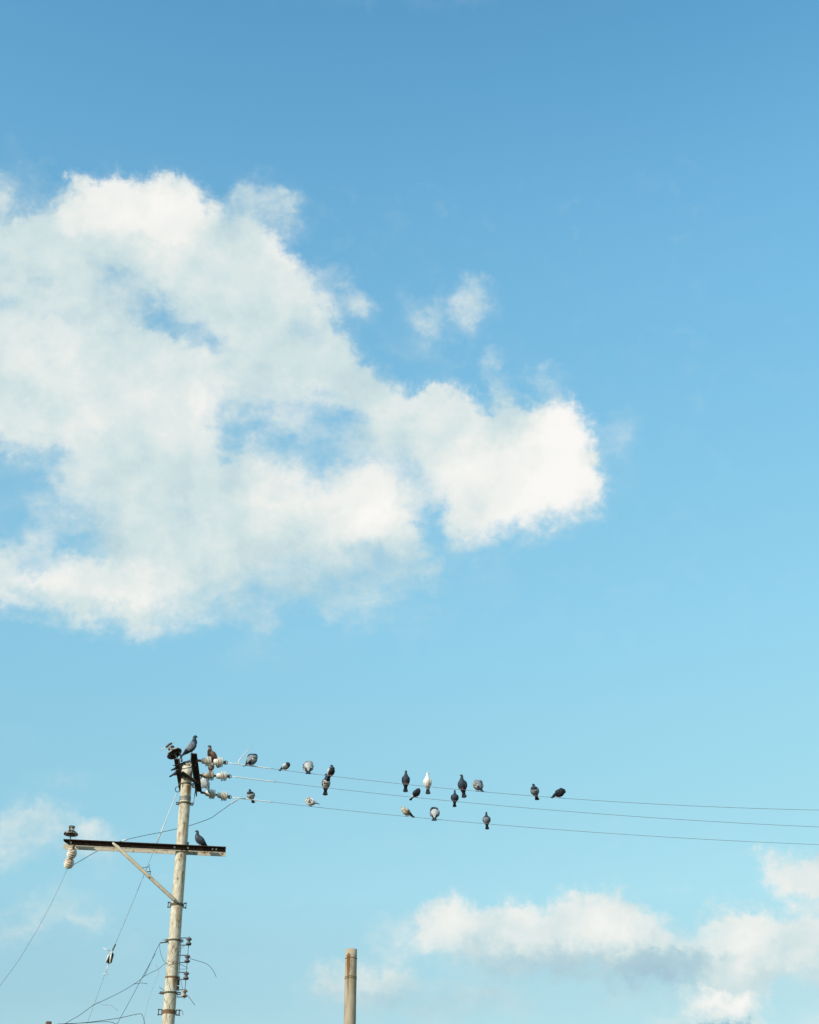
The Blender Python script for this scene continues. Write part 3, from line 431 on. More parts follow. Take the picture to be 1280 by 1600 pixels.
def block(bm, c, ax, ay, az_, sx, sy, sz, mat=0):
    c = Vector(c)
    return prism(bm, c - ax * sx / 2, c + ax * sx / 2,
                 [(-sy / 2, -sz / 2), (sy / 2, -sz / 2), (sy / 2, sz / 2), (-sy / 2, sz / 2)], ay, az_, mat)

# ------------------------------------------------------------------ materials
def material(name, c1, c2=None, scale=20.0, rough=0.7, metal=0.0, bump=0.0, detail=6, lo=0.35, hi=0.65,
             stretch=(1, 1, 1), c3=None, c3_scale=4.0, c3_at=(0.58, 0.68), spec=0.4):
    m = bpy.data.materials.new(name)
    m.use_nodes = True
    t = m.node_tree
    b = t.nodes['Principled BSDF']
    b.inputs['Roughness'].default_value = rough
    b.inputs['Metallic'].default_value = metal
    b.inputs['Specular IOR Level'].default_value = spec
    if c2 is None:
        b.inputs['Base Color'].default_value = (*c1, 1)
        return m
    tc = t.nodes.new('ShaderNodeTexCoord')
    mp = t.nodes.new('ShaderNodeMapping')
    mp.inputs['Scale'].default_value = stretch
    t.links.new(tc.outputs['Object'], mp.inputs['Vector'])
    n = t.nodes.new('ShaderNodeTexNoise')
    n.inputs['Scale'].default_value = scale
    n.inputs['Detail'].default_value = detail
    n.inputs['Roughness'].default_value = 0.6
    t.links.new(mp.outputs[0], n.inputs['Vector'])
    r = t.nodes.new('ShaderNodeValToRGB')
    r.color_ramp.elements[0].position, r.color_ramp.elements[1].position = lo, hi
    r.color_ramp.elements[0].color = (*c1, 1)
    r.color_ramp.elements[1].color = (*c2, 1)
    t.links.new(n.outputs['Fac'], r.inputs[0])
    out = r.outputs[0]
    if c3:
        n2 = t.nodes.new('ShaderNodeTexNoise')
        n2.inputs['Scale'].default_value = c3_scale
        n2.inputs['Detail'].default_value = 7
        n2.inputs['Roughness'].default_value = 0.65
        mp2 = t.nodes.new('ShaderNodeMapping')
        mp2.inputs['Scale'].default_value = stretch
        mp2.inputs['Location'].default_value = (3.1, 7.7, 1.3)
        t.links.new(tc.outputs['Object'], mp2.inputs['Vector'])
        t.links.new(mp2.outputs[0], n2.inputs['Vector'])
        r2 = t.nodes.new('ShaderNodeMapRange')
        r2.interpolation_type = 'SMOOTHSTEP'
        r2.inputs['From Min'].default_value, r2.inputs['From Max'].default_value = c3_at
        t.links.new(n2.outputs['Fac'], r2.inputs['Value'])
        mx = t.nodes.new('ShaderNodeMix')
        mx.data_type = 'RGBA'
        t.links.new(r2.outputs[0], mx.inputs[0])
        t.links.new(out, mx.inputs[6])
        mx.inputs[7].default_value = (*c3, 1)
        out = mx.outputs[2]
    t.links.new(out, b.inputs['Base Color'])
    if bump:
        bp = t.nodes.new('ShaderNodeBump')
        bp.inputs['Strength'].default_value = bump
        bp.inputs['Distance'].default_value = 0.01
        t.links.new(n.outputs['Fac'], bp.inputs['Height'])
        t.links.new(bp.outputs[0], b.inputs['Normal'])
    return m

def streak(m, x0, half, z_top, z_bot, color, ragged=0.02, strength=0.9):
    # a rust run down the face that looks along -Y, in the object's own coordinates
    t = m.node_tree
    b = t.nodes['Principled BSDF']
    src = b.inputs['Base Color'].links[0].from_socket
    N = t.nodes.new
    tc = N('ShaderNodeTexCoord')
    sp = N('ShaderNodeSeparateXYZ')
    t.links.new(tc.outputs['Object'], sp.inputs[0])
    nz = N('ShaderNodeTexNoise')
    nz.inputs['Scale'].default_value = 30
    mp = N('ShaderNodeMapping')
    mp.inputs['Scale'].default_value = (1, 1, 0.18)
    t.links.new(tc.outputs['Object'], mp.inputs['Vector'])
    t.links.new(mp.outputs[0], nz.inputs['Vector'])
    def calc(op, a, c=None, cl=False):
        n = N('ShaderNodeMath')
        n.operation = op
        n.use_clamp = cl
        for i, v in ((0, a), (1, c)):
            if v is None: continue
            if hasattr(v, 'is_linked'): t.links.new(v, n.inputs[i])
            else: n.inputs[i].default_value = v
        return n.outputs[0]
    wobble = calc('MULTIPLY', calc('SUBTRACT', nz.outputs['Fac'], 0.5), ragged * 4)
    dx = calc('ABSOLUTE', calc('ADD', calc('SUBTRACT', sp.outputs[0], x0), wobble))
    # narrows towards the foot of the run
    along = calc('DIVIDE', calc('SUBTRACT', z_top, sp.outputs[2]), z_top - z_bot)
    width = calc('MULTIPLY', calc('SUBTRACT', 1.05, along), half)
    side = calc('SUBTRACT', 1.0, calc('DIVIDE', dx, calc('MAXIMUM', width, 0.0005)), True)
    side = calc('MULTIPLY', side, 3.0, True)
    top = calc('MULTIPLY', calc('SUBTRACT', z_top, sp.outputs[2]), 60, True)
    fade = calc('SUBTRACT', 1.0, calc('MULTIPLY', along, along), True)
    front = calc('MULTIPLY', sp.outputs[1], -60, True)
    f = calc('MULTIPLY', calc('MULTIPLY', side, top), calc('MULTIPLY', fade, calc('MULTIPLY', front, strength)))
    mx = N('ShaderNodeMix')
    mx.data_type = 'RGBA'
    t.links.new(f, mx.inputs[0])
    t.links.new(src, mx.inputs[6])
    mx.inputs[7].default_value = (*color, 1)
    t.links.new(mx.outputs[2], b.inputs['Base Color'])

M_ = {}
M_['concrete'] = material('weathered_concrete', (0.40, 0.335, 0.24), (0.67, 0.60, 0.475), 30, 0.85, bump=0.5,
                          stretch=(1, 1, 0.35), c3=(0.15, 0.095, 0.05), c3_scale=20, c3_at=(0.58, 0.66))
M_['concrete2'] = material('grey_concrete', (0.31, 0.245, 0.165), (0.44, 0.36, 0.26), 14, 0.88, bump=0.6, stretch=(1, 1, 0.3), c3=(0.17, 0.13, 0.09), c3_scale=12, c3_at=(0.56, 0.68))
M_['steel'] = material('painted_angle_steel', (0.48, 0.40, 0.29), (0.62, 0.54, 0.41), 18, 0.75, bump=0.3,
                       c3=(0.16, 0.08, 0.04), c3_scale=8, c3_at=(0.58, 0.66))
M_['rust_shade_steel'] = material('rusty_shade_dark_steel', (0.022, 0.013, 0.011), (0.085, 0.045, 0.028), 16, 0.85, bump=0.4, c3=(0.30, 0.26, 0.20), c3_scale=17, c3_at=(0.67, 0.71))  # rust tones, darkened to hold the shade under the crossarm and top bars
M_['rust'] = material('rusty_iron', (0.12, 0.055, 0.025), (0.24, 0.13, 0.07), 40, 0.9, bump=0.4)
M_['galv'] = material('dull_galvanised_iron', (0.17, 0.165, 0.15), (0.30, 0.29, 0.26), 60, 0.6, metal=0.3)
M_['band'] = material('dark_iron_band', (0.06, 0.05, 0.035), (0.12, 0.10, 0.06), 40, 0.8)
M_['porcelain'] = material('cream_porcelain', (0.66, 0.58, 0.48), (0.80, 0.74, 0.64), 25, 0.45, c3=(0.36, 0.24, 0.16), c3_scale=11, c3_at=(0.57, 0.66))
M_['porcelain_dirty'] = material('soiled_porcelain', (0.34, 0.28, 0.20), (0.58, 0.53, 0.44), 30, 0.55, c3=(0.14, 0.10, 0.06), c3_scale=12, c3_at=(0.5, 0.62))
M_['porcelain_rust'] = material('rust_stained_porcelain', (0.60, 0.50, 0.40), (0.72, 0.64, 0.55), 20, 0.5, c3=(0.30, 0.13, 0.06), c3_scale=10, c3_at=(0.52, 0.62))
M_['glaze'] = material('dark_brown_glaze', (0.022, 0.020, 0.020), (0.05, 0.045, 0.04), 30, 0.25, spec=0.6)
M_['bell_glaze'] = material('weathered_bell_glaze', (0.03, 0.03, 0.03), (0.48, 0.44, 0.36), 22, 0.4, lo=.45, hi=.57)
M_['spool'] = material('grey_brown_glaze', (0.05, 0.045, 0.05), (0.17, 0.15, 0.15), 60, 0.4)
M_['wire'] = material('dull_aluminium_wire', (0.24, 0.30, 0.34), (0.33, 0.38, 0.42), 30, 0.55, metal=0.3)
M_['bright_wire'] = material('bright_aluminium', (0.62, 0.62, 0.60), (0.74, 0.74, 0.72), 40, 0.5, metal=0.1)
M_['black_wire'] = material('black_insulated_wire', (0.035, 0.045, 0.06), (0.06, 0.07, 0.085), 30, 0.6)
M_['wood'] = material('weathered_wood', (0.10, 0.055, 0.035), (0.20, 0.12, 0.08), 30, 0.9, bump=0.4, stretch=(1, 1, 0.2))
M_['droppings'] = material('whitened_bolt_metal', (0.55, 0.54, 0.5), (0.8, 0.79, 0.74), 60, 0.8)
M_['ground'] = material('dry_grass_and_earth', (0.035, 0.045, 0.02), (0.09, 0.075, 0.045), 3.0, 0.95, detail=9)

# ------------------------------------------------------------------ ground
bm = bmesh.new()
NR = 64
cen = bm.verts.new((0, 0, 0))
prev = None
for R in (8, 30, 80, 250, 900, 3500):
    rg = [bm.verts.new((R * math.cos(2 * math.pi * k / NR), R * math.sin(2 * math.pi * k / NR), 0)) for k in range(NR)]
    for k in range(NR):
        if prev is None: bm.faces.new((cen, rg[k], rg[(k + 1) % NR]))
        else: bm.faces.new((prev[k], rg[k], rg[(k + 1) % NR], prev[(k + 1) % NR]))
    prev = rg
tag(obj('ground', bm, M_['ground'], smooth=False, origin=(0, 0, 0)), kind='structure')

# ------------------------------------------------------------------ the utility pole
YP = 20.0
UP = Vector((0, 0, 1))
foot = at(263.5, 1590, YP); foot.z = 0
ptop = at(293, 1199, YP)
LEAN = (ptop.x - at(263.5, 1590, YP).x) / (ptop.z - at(263.5, 1590, YP).z)
foot.x = ptop.x - LEAN * ptop.z
axis_p = (ptop - foot).normalized()

def on_pole(py):
    # centre of the pole's shaft at this height in the photograph
    lo, hi = 0.0, 1.0
    for _ in range(40):
        m = (lo + hi) / 2
        p = foot.lerp(ptop, m)
        q = p - EYE
        zc = q.y * math.cos(PITCH) + q.z * math.sin(PITCH)
        yc = 800 - FOC * (-q.y * math.sin(PITCH) + q.z * math.cos(PITCH)) / zc
        if yc > py: lo = m
        else: hi = m
    return foot.lerp(ptop, lo)

def r_pole(z): return 0.098 - 0.020 * z / ptop.z

pole = empty('utility_pole', foot, 'tall pale concrete utility pole carrying a double steel crossarm and the pigeons\' wires', 'utility pole')
bm = bmesh.new()
N_ = 20
rows = []
random.seed(4)
for i in range(61):
    t = i / 60
    c = foot.lerp(ptop, t)
    r = r_pole(c.z)
    rows.append([bm.verts.new(c + Vector((math.cos(a), math.sin(a), 0)) * r * (1 + random.uniform(-.012, .012)))
                 for a in [2 * math.pi * k / N_ for k in range(N_)]])
for a, b in zip(rows, rows[1:]):
    for k in range(N_): bm.faces.new((a[k], a[(k + 1) % N_], b[(k + 1) % N_], b[k]))
tc_ = bm.verts.new(ptop + UP * 0.012)
for k in range(N_): bm.faces.new((rows[-1][k], rows[-1][(k + 1) % N_], tc_))
shaft_mat = M_['concrete']
sh = obj('shaft', bm, shaft_mat, pole, origin=foot)
for (sx, hw, ya, yb, st_) in ((0.045, 0.028, 1228, 1262, .95), (0.03, 0.022, 1286, 1322, .8), (0.01, 0.014, 1336, 1352, .7), (0.055, 0.014, 1362, 1412, .6), (-0.03, 0.02, 1302, 1322, .6), (0.03, 0.022, 1418, 1462, .6), (0.05, 0.03, 1529, 1550, .9), (-0.04, 0.02, 1258, 1284, .5), (-0.02, 0.02, 1584, 1600, .7), (0.02, 0.012, 1474, 1500, .5)):
    pa, pb = on_pole(ya), on_pole(yb)
    streak(shaft_mat, pa.x - foot.x + sx, hw, pa.z, pb.z, (0.27, 0.12, 0.035), 0.008, st_)

BEAM_TURN = math.radians(80.5)
ad = Vector((math.sin(BEAM_TURN), math.cos(BEAM_TURN), 0))       # along the long crossarm, away to the right
an = Vector((ad.y, -ad.x, 0))                              # towards the viewer
WIRE_TURN = math.radians(85.1)
wd = Vector((math.sin(WIRE_TURN), math.cos(WIRE_TURN), 0))           # along the line wires
wa = Vector((-wd.y, wd.x, 0))                              # along the top bars, away from the viewer

def angle(name, a, b, side, w, h, th, mats, parent, flange_sign=1):
    # an angle iron: vertical web at the line a-b (its top edge), top flange reaching out along `side`
    bm = bmesh.new()
    prof = [(0, 0), (w, 0), (w, -th), (th, -th), (th, -h), (0, -h)]
    prism(bm, a, b, prof, side, UP)
    return obj(name, bm, mats, parent, smooth=False)

pc = on_pole(1322)
za = at(280, 1319.5, YP - 0.16).z + 0.0
def along_beam(px, z, off):
    # where a vertical plane at pole centre + an*off meets the ray through px, solved for this height
    lo, hi = -3.0, 3.0
    for _ in range(50):
        m = (lo + hi) / 2
        p = pc + ad * m + an * off
        q = Vector((p.x, p.y, z)) - EYE
        zc = q.y * math.cos(PITCH) + q.z * math.sin(PITCH)
        if 640 + FOC * q.x / zc < px: lo = m
        else: hi = m
    p = pc + ad * lo + an * off
    return Vector((p.x, p.y, z))

rp = r_pole(pc.z)
a0, a1 = along_beam(99.5, za, rp + .003), along_beam(353, za, rp + .003)
bm = bmesh.new()
prism(bm, a0, a1, [(0, 0), (.075, 0), (.075, -.008), (0, -.008)], an, UP)
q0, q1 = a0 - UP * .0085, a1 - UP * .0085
outline = [q0, q1, q1 - UP * .058, q0 - UP * .058 + ad * .085, q0 - UP * .012 + ad * .012]  # slanted end follows the edge of the flange's cast shadow
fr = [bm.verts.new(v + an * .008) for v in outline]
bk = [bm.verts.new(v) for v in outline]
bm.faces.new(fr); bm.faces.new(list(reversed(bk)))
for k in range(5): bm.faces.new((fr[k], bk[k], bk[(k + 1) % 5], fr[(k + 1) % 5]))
front_beam = obj('crossarm', bm, M_['rust_shade_steel'], pole, smooth=False)  # flange shade and its shadow on the web, put into the dark colour
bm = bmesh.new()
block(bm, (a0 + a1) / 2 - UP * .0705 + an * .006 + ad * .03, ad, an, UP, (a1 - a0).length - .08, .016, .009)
obj('sunlit_edge_strip', bm, M_['steel'], front_beam, smooth=False)  # sunlit lower part of the web, modelled as a paler strip
rear = angle('crossarm', along_beam(99.5, za, -rp - .003), along_beam(353, za, -rp - .003), -an, .075, .075, .008, M_['steel'], pole)
def bolt(p, d, r=.015, l=.03, parent=None, mat='droppings'):
    bm = bmesh.new()
    lathe(bm, p, d, [(0, r), (l * .6, r), (l * .6, r * .5), (l, r * .5)], 6)
    return obj('bolt', bm, M_[mat], parent, smooth=False)
for px in (111, 273, 294, 332, 338):
    p = along_beam(px, za - .03, rp + .011)
    bolt(p, an, parent=pole)
for px in (120, 190, 303):                         # long bolts that tie the two bars together
    bm = bmesh.new()
    tube(bm, [along_beam(px, za - .045, rp + .02), along_beam(px, za - .045, -rp - .02)], .008, 6)
    obj('tie_bolt', bm, M_['band'], pole)

# the diagonal brace, a tube flattened at both ends
b0, b1 = along_beam(176, za - .03, rp + .11), on_pole(1411) + an * (r_pole(6) + .03) - ad * .03
bm = bmesh.new()
dv = (b1 - b0)
tube(bm, [b0, b0 + dv * .03, b0 + dv * .07, b0 + dv * .95, b0 + dv * .985, b1], [.012, .018, .027, .027, .018, .014], 12)
brace = obj('brace', bm, M_['steel'], pole)
bm = bmesh.new()                                   # the little wire bracket clipped behind the brace
yb = b0.lerp(b1, .55).y + .04
tube(bm, [at(218, 1356.5, yb), at(233, 1354.5, yb), at(233.5, 1351, yb)], .0045, 6)
tube(bm, [at(233, 1354.5, yb), at(235, 1363, yb), at(235, 1371, yb)], .0045, 6)
tube(bm, [at(227, 1362, yb), at(236, 1362, yb)], .006, 6)
tube(bm, [at(233, 1362, yb), at(233.5, 1371, yb)], .003, 6)
obj('wire_bracket', bm, M_['black_wire'], brace)

def clamp(py, w, mat, ear=.05, ear_h=.07, tilt=0.0, ears='both', name='pole_clamp'):
    c = on_pole(py)
    r = r_pole(c.z) + .006
    bm = bmesh.new()
    lathe(bm, c - UP * w / 2, UP, [(0, r - .004), (0, r), (w, r), (w, r - .004)], 24)
    o = obj(name, bm, M_[mat], pole, smooth=False)
    for s in ((-1, 1) if ears == 'both' else (ears,)):
        bm = bmesh.new()
        e = c + ad * s * (r + ear / 2)
        for q in (-1, 1):
            block(bm, e + UP * q * ear_h * .42, ad, an, UP, ear, .03, .008)
        block(bm, c + ad * s * (r + .006), ad, an, UP, .010, .045, ear_h)
        tube(bm, [e + ad * s * ear * .3 - UP * ear_h * .6, e + ad * s * ear * .3 + UP * ear_h * .6], .006, 6)
        obj('clamp_ear', bm, M_['band'], o, smooth=False)
    return o
clamp(1414.5, .035, 'band', .045, .075)
c_up = clamp(1256, .028, 'band', .04, .035)

bm = bmesh.new()
c = on_pole(1248.5)
lathe(bm, c - UP * .03, UP, [(0, r_pole(c.z)), (0, r_pole(c.z) + .005), (.025, r_pole(c.z) + .005), (.03, r_pole(c.z) + .002), (.035, r_pole(c.z) + .005), (.06, r_pole(c.z) + .005), (.06, r_pole(c.z))], 24)
obj('pole_band', bm, M_['galv'], pole, smooth=False)
clamp(1226, .02, 'band', .03, .04)
clamp(1470, .022, 'band', .035, .03)
clamp(1552, .022, 'band', .05, .03)
clamp(1582, .05, 'rust', .06, .075)
c = on_pole(1528)
bm = bmesh.new()
lathe(bm, c - UP * .012, UP, [(0, r_pole(c.z)), (0, r_pole(c.z) + .004), (.024, r_pole(c.z) + .004), (.024, r_pole(c.z))], 24)
obj('pole_band', bm, M_['rust'], pole, smooth=False)
for py, s in ((1529, 1), (1536, 1), (1544, 1)):
    c = on_pole(py)
    bm = bmesh.new()
    block(bm, c + ad * (r_pole(c.z) + .012), ad, an, UP, .035, .05, .05)
    obj('step_bolt', bm, M_['band'], pole, smooth=False)

# ---- the two short bars on the pole top, end on to the viewer
za2 = at(306, 1206, YP + .02).z
rn, rf = at_height(302.8, 1177, za2), at_height(311, 1236.5, za2)
ln, lf = at_height(276.5, 1185.5, za2 - .03), at_height(284.8, 1236, za2 - .03)
wdir = (rf - rn).normalized()
wside = Vector((wdir.y, -wdir.x, 0))               # to the right of the bars
angle('top_bar', rn - wside * .040, rf - wside * .040, wside, .085, .085, .010, M_['rust_shade_steel'], pole)  # shaded underside put into the steel's dark colour
angle('top_bar', ln + wside * .038, lf + wside * .038, -wside, .080, .085, .010, M_['rust_shade_steel'], pole)  # same dark colour for the shade beneath
for t, rr in ((.13, .009), (.27, .006)):
    bm = bmesh.new()
    tube(bm, [rn.lerp(rf, t) - UP * .04 + wside * .0, ln.lerp(lf, t) - UP * .04 - wside * .06], rr, 6)
    obj('spacer_rod', bm, M_['black_wire'], pole)
bm = bmesh.new()                                   # flat strap that crosses the pole top
pa, pb = at(284, 1207, YP - .11), at(306, 1222, YP - .11)
dd = (pb - pa).normalized()
block(bm, (pa + pb) / 2, dd, an, dd.cross(an), (pb - pa).length, .010, .055)
obj('strap', bm, M_['rust_shade_steel'], pole, smooth=False)
for (px, py) in ((283, 1206), (305, 1195), (309.3, 1222)):
    bolt(at_height(px, py, za2 - .011), -UP, .009, .012, pole)
# lumpy cement cap, whitened by the birds
bm = bmesh.new()
random.seed(11)
for i in range(16):
    a = random.uniform(0, 6.28); q = random.uniform(0, .07)
    c = ptop + Vector((math.cos(a) * q, math.sin(a) * q, random.uniform(-.01, .05)))
    r = random.uniform(.02, .035)
    bmesh.ops.create_icosphere(bm, subdivisions=2, radius=r, matrix=Matrix.Translation(c) @ Matrix.Diagonal((1, 1, .7, 1)))
M_['cap'] = material('soiled_cement', (0.42, 0.36, 0.20), (0.66, 0.62, 0.46), 30, 0.9, bump=0.6)
obj('cement_cap', bm, M_['cap'], pole)
# rods under the right top bar and the iron loop for the guy
bm = bmesh.new()
tube(bm, [at(305, 1236, YP + .1), at(303.5, 1248, YP), at(302, 1257, YP - .02)], .006, 6)
tube(bm, [at(307.5, 1236, YP + .1), at(307.5, 1244, YP + .1)], .006, 6)
tube(bm, [at(300, 1230, YP - .05), at(305, 1231, YP)], .008, 6)
obj('stay_rod', bm, M_['galv'], pole)
bm = bmesh.new()
pts = [at(277.5 + 3.6 * math.cos(t), 1233.5 + 4.2 * math.sin(t), YP - .02 + .05 * math.sin(t)) for t in [k * math.pi / 8 for k in range(15)]]
tube(bm, pts, .006, 6)
obj('guy_loop', bm, M_['band'], pole)

# ---- the rack of spool insulators on the pole's side
def rack_x(py): return 283.2 - (py - 1465) * 0.062
YR = YP - .05
bm = bmesh.new()
tube(bm, [at(rack_x(1465), 1465, YR), at(rack_x(1532), 1532, YR)], .006, 6)
tube(bm, [at(294.6, 1478, YR), at(289, 1548, YR)], .004, 6)
tube(bm, [at(282.5, 1532, YR), at(286, 1548, YR)], .003, 6)
obj('rack_rod', bm, M_['black_wire'], pole)
for i, (sx, sy) in enumerate(((295.2, 1471.3), (292.8, 1498.4), (291, 1525), (288.4, 1552.4))):
    bm = bmesh.new()
    for dy in (-5.6, 5.6):
        a, b = at(rack_x(sy) - 1, sy + dy, YR), at(sx + 3.2, sy + dy, YR)
        block(bm, (a + b) / 2, (b - a).normalized(), Vector((0, 1, 0)), UP, (b - a).length, .022, .008)
    a = at(rack_x(sy), sy, YR)
    block(bm, a, ad, an, UP, .009, .022, .105)
    br_ = obj('spool_bracket', bm, M_['black_wire'], pole, smooth=False)
    bm = bmesh.new()
    c = at(sx, sy, YR)
    h = .088
    lathe(bm, c - UP * h / 2, UP, [(0, .020), (.006, .038), (.020, .040), (.030, .024), (.044, .019), (.058, .024), (.068, .040), (.082, .038), (h, .020)], 18)
    sp_ = obj('spool_insulator', bm, M_['spool' if i < 3 else 'porcelain_dirty'], br_)
    bm = bmesh.new()
    tube(bm, [c - UP * .07, c + UP * .07], .006, 6)
    obj('spindle', bm, M_['band'], br_)

# ------------------------------------------------------------------ strain insulators and line wires
def string(p0, p1, mats, label):
    d = (p1 - p0)
    L = d.length
    d.normalize()
    e = empty('insulator_string', p0, label, 'insulator', 'strain insulators that hold the three line wires')
    s, u = frame_of(d)
    bm = bmesh.new()
    block(bm, p0 + d * .03, d, s, u, .09, .010, .035)
    tube(bm, [p0 - d * .015 - s * .03, p0 - d * .015 + s * .03], .009, 6)
    obj('clevis', bm, M_['rust'], e, smooth=False)
    unit = (L - .10) / 2
    for k in range(2):
        q = p0 + d * (.055 + unit * k)
        cap = unit * .36
        prof = [(0, .022), (.008, .038), (cap * .8, .046), (cap, .040)]
        nsh = 4
        st_ = (unit * .82 - cap) / nsh
        for j in range(nsh):
            h = cap + st_ * j
            prof += [(h + st_ * .04, .034), (h + st_ * .22, .074 - .002 * j), (h + st_ * .70, .077 - .002 * j), (h + st_ * .78, .034)]
        prof += [(unit * .84, .030), (unit * .86, .016)]
        bm = bmesh.new()
        lathe(bm, q, d, prof, 24)
        obj('insulator_unit', bm, M_[mats[k]], e)
        bm = bmesh.new()
        tube(bm, [q + d * unit * .82, q + d * (unit + .012)], .016, 8)
        obj('pin_joint', bm, M_['rust'], e)
    bm = bmesh.new()
    lp = [p1 - d * (.040 - .030 * math.cos(t)) + u * .026 * math.sin(t) for t in [k * math.pi / 5 for k in range(11)]]
    tube(bm, lp, .007, 6)
    obj('shackle', bm, M_['galv'], e)
    return e

def bar_point(t, z=0.0): return rn.lerp(rf, t) + wside * .047 + UP * (-.035 + z)
S = []
for (t, (ax, ay), (bx, by)) in ((.12, (312.5, 1183), (357, 1192)), (.50, (315, 1204.5), (363, 1213.3)), (.97, (318, 1237), (363, 1246))):
    p0 = bar_point(t)
    Y1 = (p0 + wd * .45).y
    S.append((p0, at(bx, by, Y1)))
string(S[0][0], S[0][1], ('porcelain', 'porcelain'), 'cream double strain insulator holding the upper line wire, under the brown pigeon')
string(S[1][0], S[1][1], ('porcelain_dirty', 'porcelain'), 'soiled double strain insulator holding the middle line wire, with a tan pigeon on it')
string(S[2][0], S[2][1], ('porcelain', 'porcelain'), 'cream double strain insulator holding the lowest line wire, where the jumper joins')

WP = [[(370, 1193.7), (430, 1202), (550, 1217.5), (610, 1224), (800, 1241), (1000, 1253.6), (1280, 1266.5)],
      [(370, 1214.6), (433, 1223), (550, 1237), (610, 1243.2), (800, 1259.8), (1000, 1275.2), (1280, 1293)],
      [(370, 1247.2), (400, 1251), (500, 1263), (550, 1268.3), (610, 1274), (800, 1290), (1000, 1304.5), (1280, 1320.5)]]
def in_plane(px, py, P, d):
    # where the ray meets the vertical plane through P along d
    r = ray(px, py)
    n = Vector((d.y, -d.x, 0))
    t = (P - EYE).dot(n) / r.dot(n)
    return EYE + r * t
WIRES = []
wlab = ('thin upper line wire that most of the pigeons sit on', 'thin middle line wire with four pigeons', 'thin lowest line wire with five pigeons spaced along it')
for i in range(3):
    P = S[i][1]
    fx, fz = [], []
    for (px, py) in WP[i]:
        q = in_plane(px, py, P, wd)
        fx.append((q - P).dot(wd)); fz.append(q.z - P.z)
    fx.insert(0, 0.0); fz.insert(0, 0.0)
    wts = np.ones(len(fx)); wts[0] = 4
    co = np.polyfit(fx, fz, 2, w=wts)
    co[2] = 0.0
    WIRES.append((P, co))
    pts = [P + wd * s + UP * (co[0] * s * s + co[1] * s) for s in np.linspace(0, 26, 131)]
    bm = bmesh.new()
    tube(bm, pts, .0034, 6)
    o = obj('line_wire', bm, M_['wire'], origin=P)
    tag(o, wlab[i], 'wire', 'line wires running from the pole top')
    bm = bmesh.new()                               # bright preformed rods wrapped over the wire's end
    L = (.66, .66, .62)[i]
    tube(bm, [P + wd * s + UP * (co[0] * s * s + co[1] * s) for s in np.linspace(.0, L, 12)], [.005] + [.0078] * 10 + [.005], 8)
    obj('wrap_rod', bm, M_['bright_wire'], o)
    if i == 0:
        bm = bmesh.new()
        q = wire_q = P + wd * .16 + UP * (co[1] * .16)
        tube(bm, [q, at(372.5, 1191, q.y), at(375, 1186.5, q.y), at(394.5, 1164.5, q.y)], [.007, .008, .007, .005], 6)
        obj('wire_tail', bm, M_['bright_wire'], o)

def wire_at(i, px):
    P, co = WIRES[i]
    lo, hi = 0.0, 20.0
    for _ in range(50):
        m = (lo + hi) / 2
        q = P + wd * m + UP * (co[0] * m * m + co[1] * m) - EYE
        zc = q.y * math.cos(PITCH) + q.z * math.sin(PITCH)
        if 640 + FOC * q.x / zc < px: lo = m
        else: hi = m
    return P + wd * lo + UP * (co[0] * lo * lo + co[1] * lo)

# jumper from the lowest wire, behind the pole, down to the hanging insulator
j0 = wire_at(2, 384)
pts = [j0, wire_at(2, 374), at(364.5, 1253.5, j0.y - .05), at(352, 1262.5, 20.6), at(340, 1271, 20.5), at(328, 1279, 20.4), at(300, 1289, 20.3), at(277, 1295, 20.25),
       at(247, 1301.5, 20.2), at(221, 1306.5, 20.2), at(192, 1313.5, 20.2), at(170, 1321, 20.1), at(150, 1331, 20.05), at(118, 1349.5, 19.95), at(107, 1353, 19.9)]
o = obj('jumper_wire', curve_tube(pts, .004), M_['black_wire'])
tag(o, 'thin dark jumper wire looping behind the pole from the lowest line wire', 'wire')
bm = bmesh.new()
tube(bm, [j0 + UP * .004, wire_at(2, 374), at(364.5, 1253.5, j0.y - .05), at(362, 1255.3, 20.65)], [.010, .010, .012, .012], 8)
obj('wire_clamp', bm, M_['bright_wire'], o)
bm = bmesh.new()
tube(bm, [at(199, 1311.8, 20.2), at(190, 1314, 20.2)], .010, 6)
obj('wire_clamp', bm, M_['bright_wire'], o)

# the two-lobed insulator that hangs under the crossarm's end, and its wire
h0, h1 = along_beam(115.5, za - .075, rp + .02), at(105.3, 1357.5, 19.85)
e = empty('hanging_insulator', h0, 'rust-stained two-lobed insulator hanging under the crossarm end', 'insulator')
d = (h1 - h0).normalized(); L = (h1 - h0).length
bm = bmesh.new()
s, u = frame_of(d)
block(bm, h0 + d * .02, d, s, u, .07, .02, .05)
obj('hook', bm, M_['band'], e, smooth=False)
for k in range(2):
    U = (L - .05) / 2
    q = h0 + d * (.045 + U * k)
    bm = bmesh.new()
    prof = [(0, .025), (.010, .052)]
    for j in range(4):
        hh = .018 + j * (U - .035) / 4
        rr = (.064, .073, .073, .062)[j]
        prof += [(hh, rr - .012), (hh + .010, rr), (hh + .016, rr), (hh + .022, rr - .010)]
    prof += [(U - .012, .040), (U - .004, .02)]
    lathe(bm, q, d, prof, 24)
    obj('insulator_lobe', bm, M_['porcelain_rust'], e)
pts = [h1 - d * .01, at(84, 1404, 19.8), at(60, 1449, 19.7), at(30, 1499, 19.5), at(0, 1540, 19.3), at(-60, 1620, 18.8)]
q = pts[-1]; pts.append(Vector((q.x - 1.2, q.y - .5, 0)))
o = obj('down_wire', curve_tube(pts, .0038), M_['wire'])
tag(o, 'thin wire running down to the ground from the rust-stained hanging insulator', 'wire')

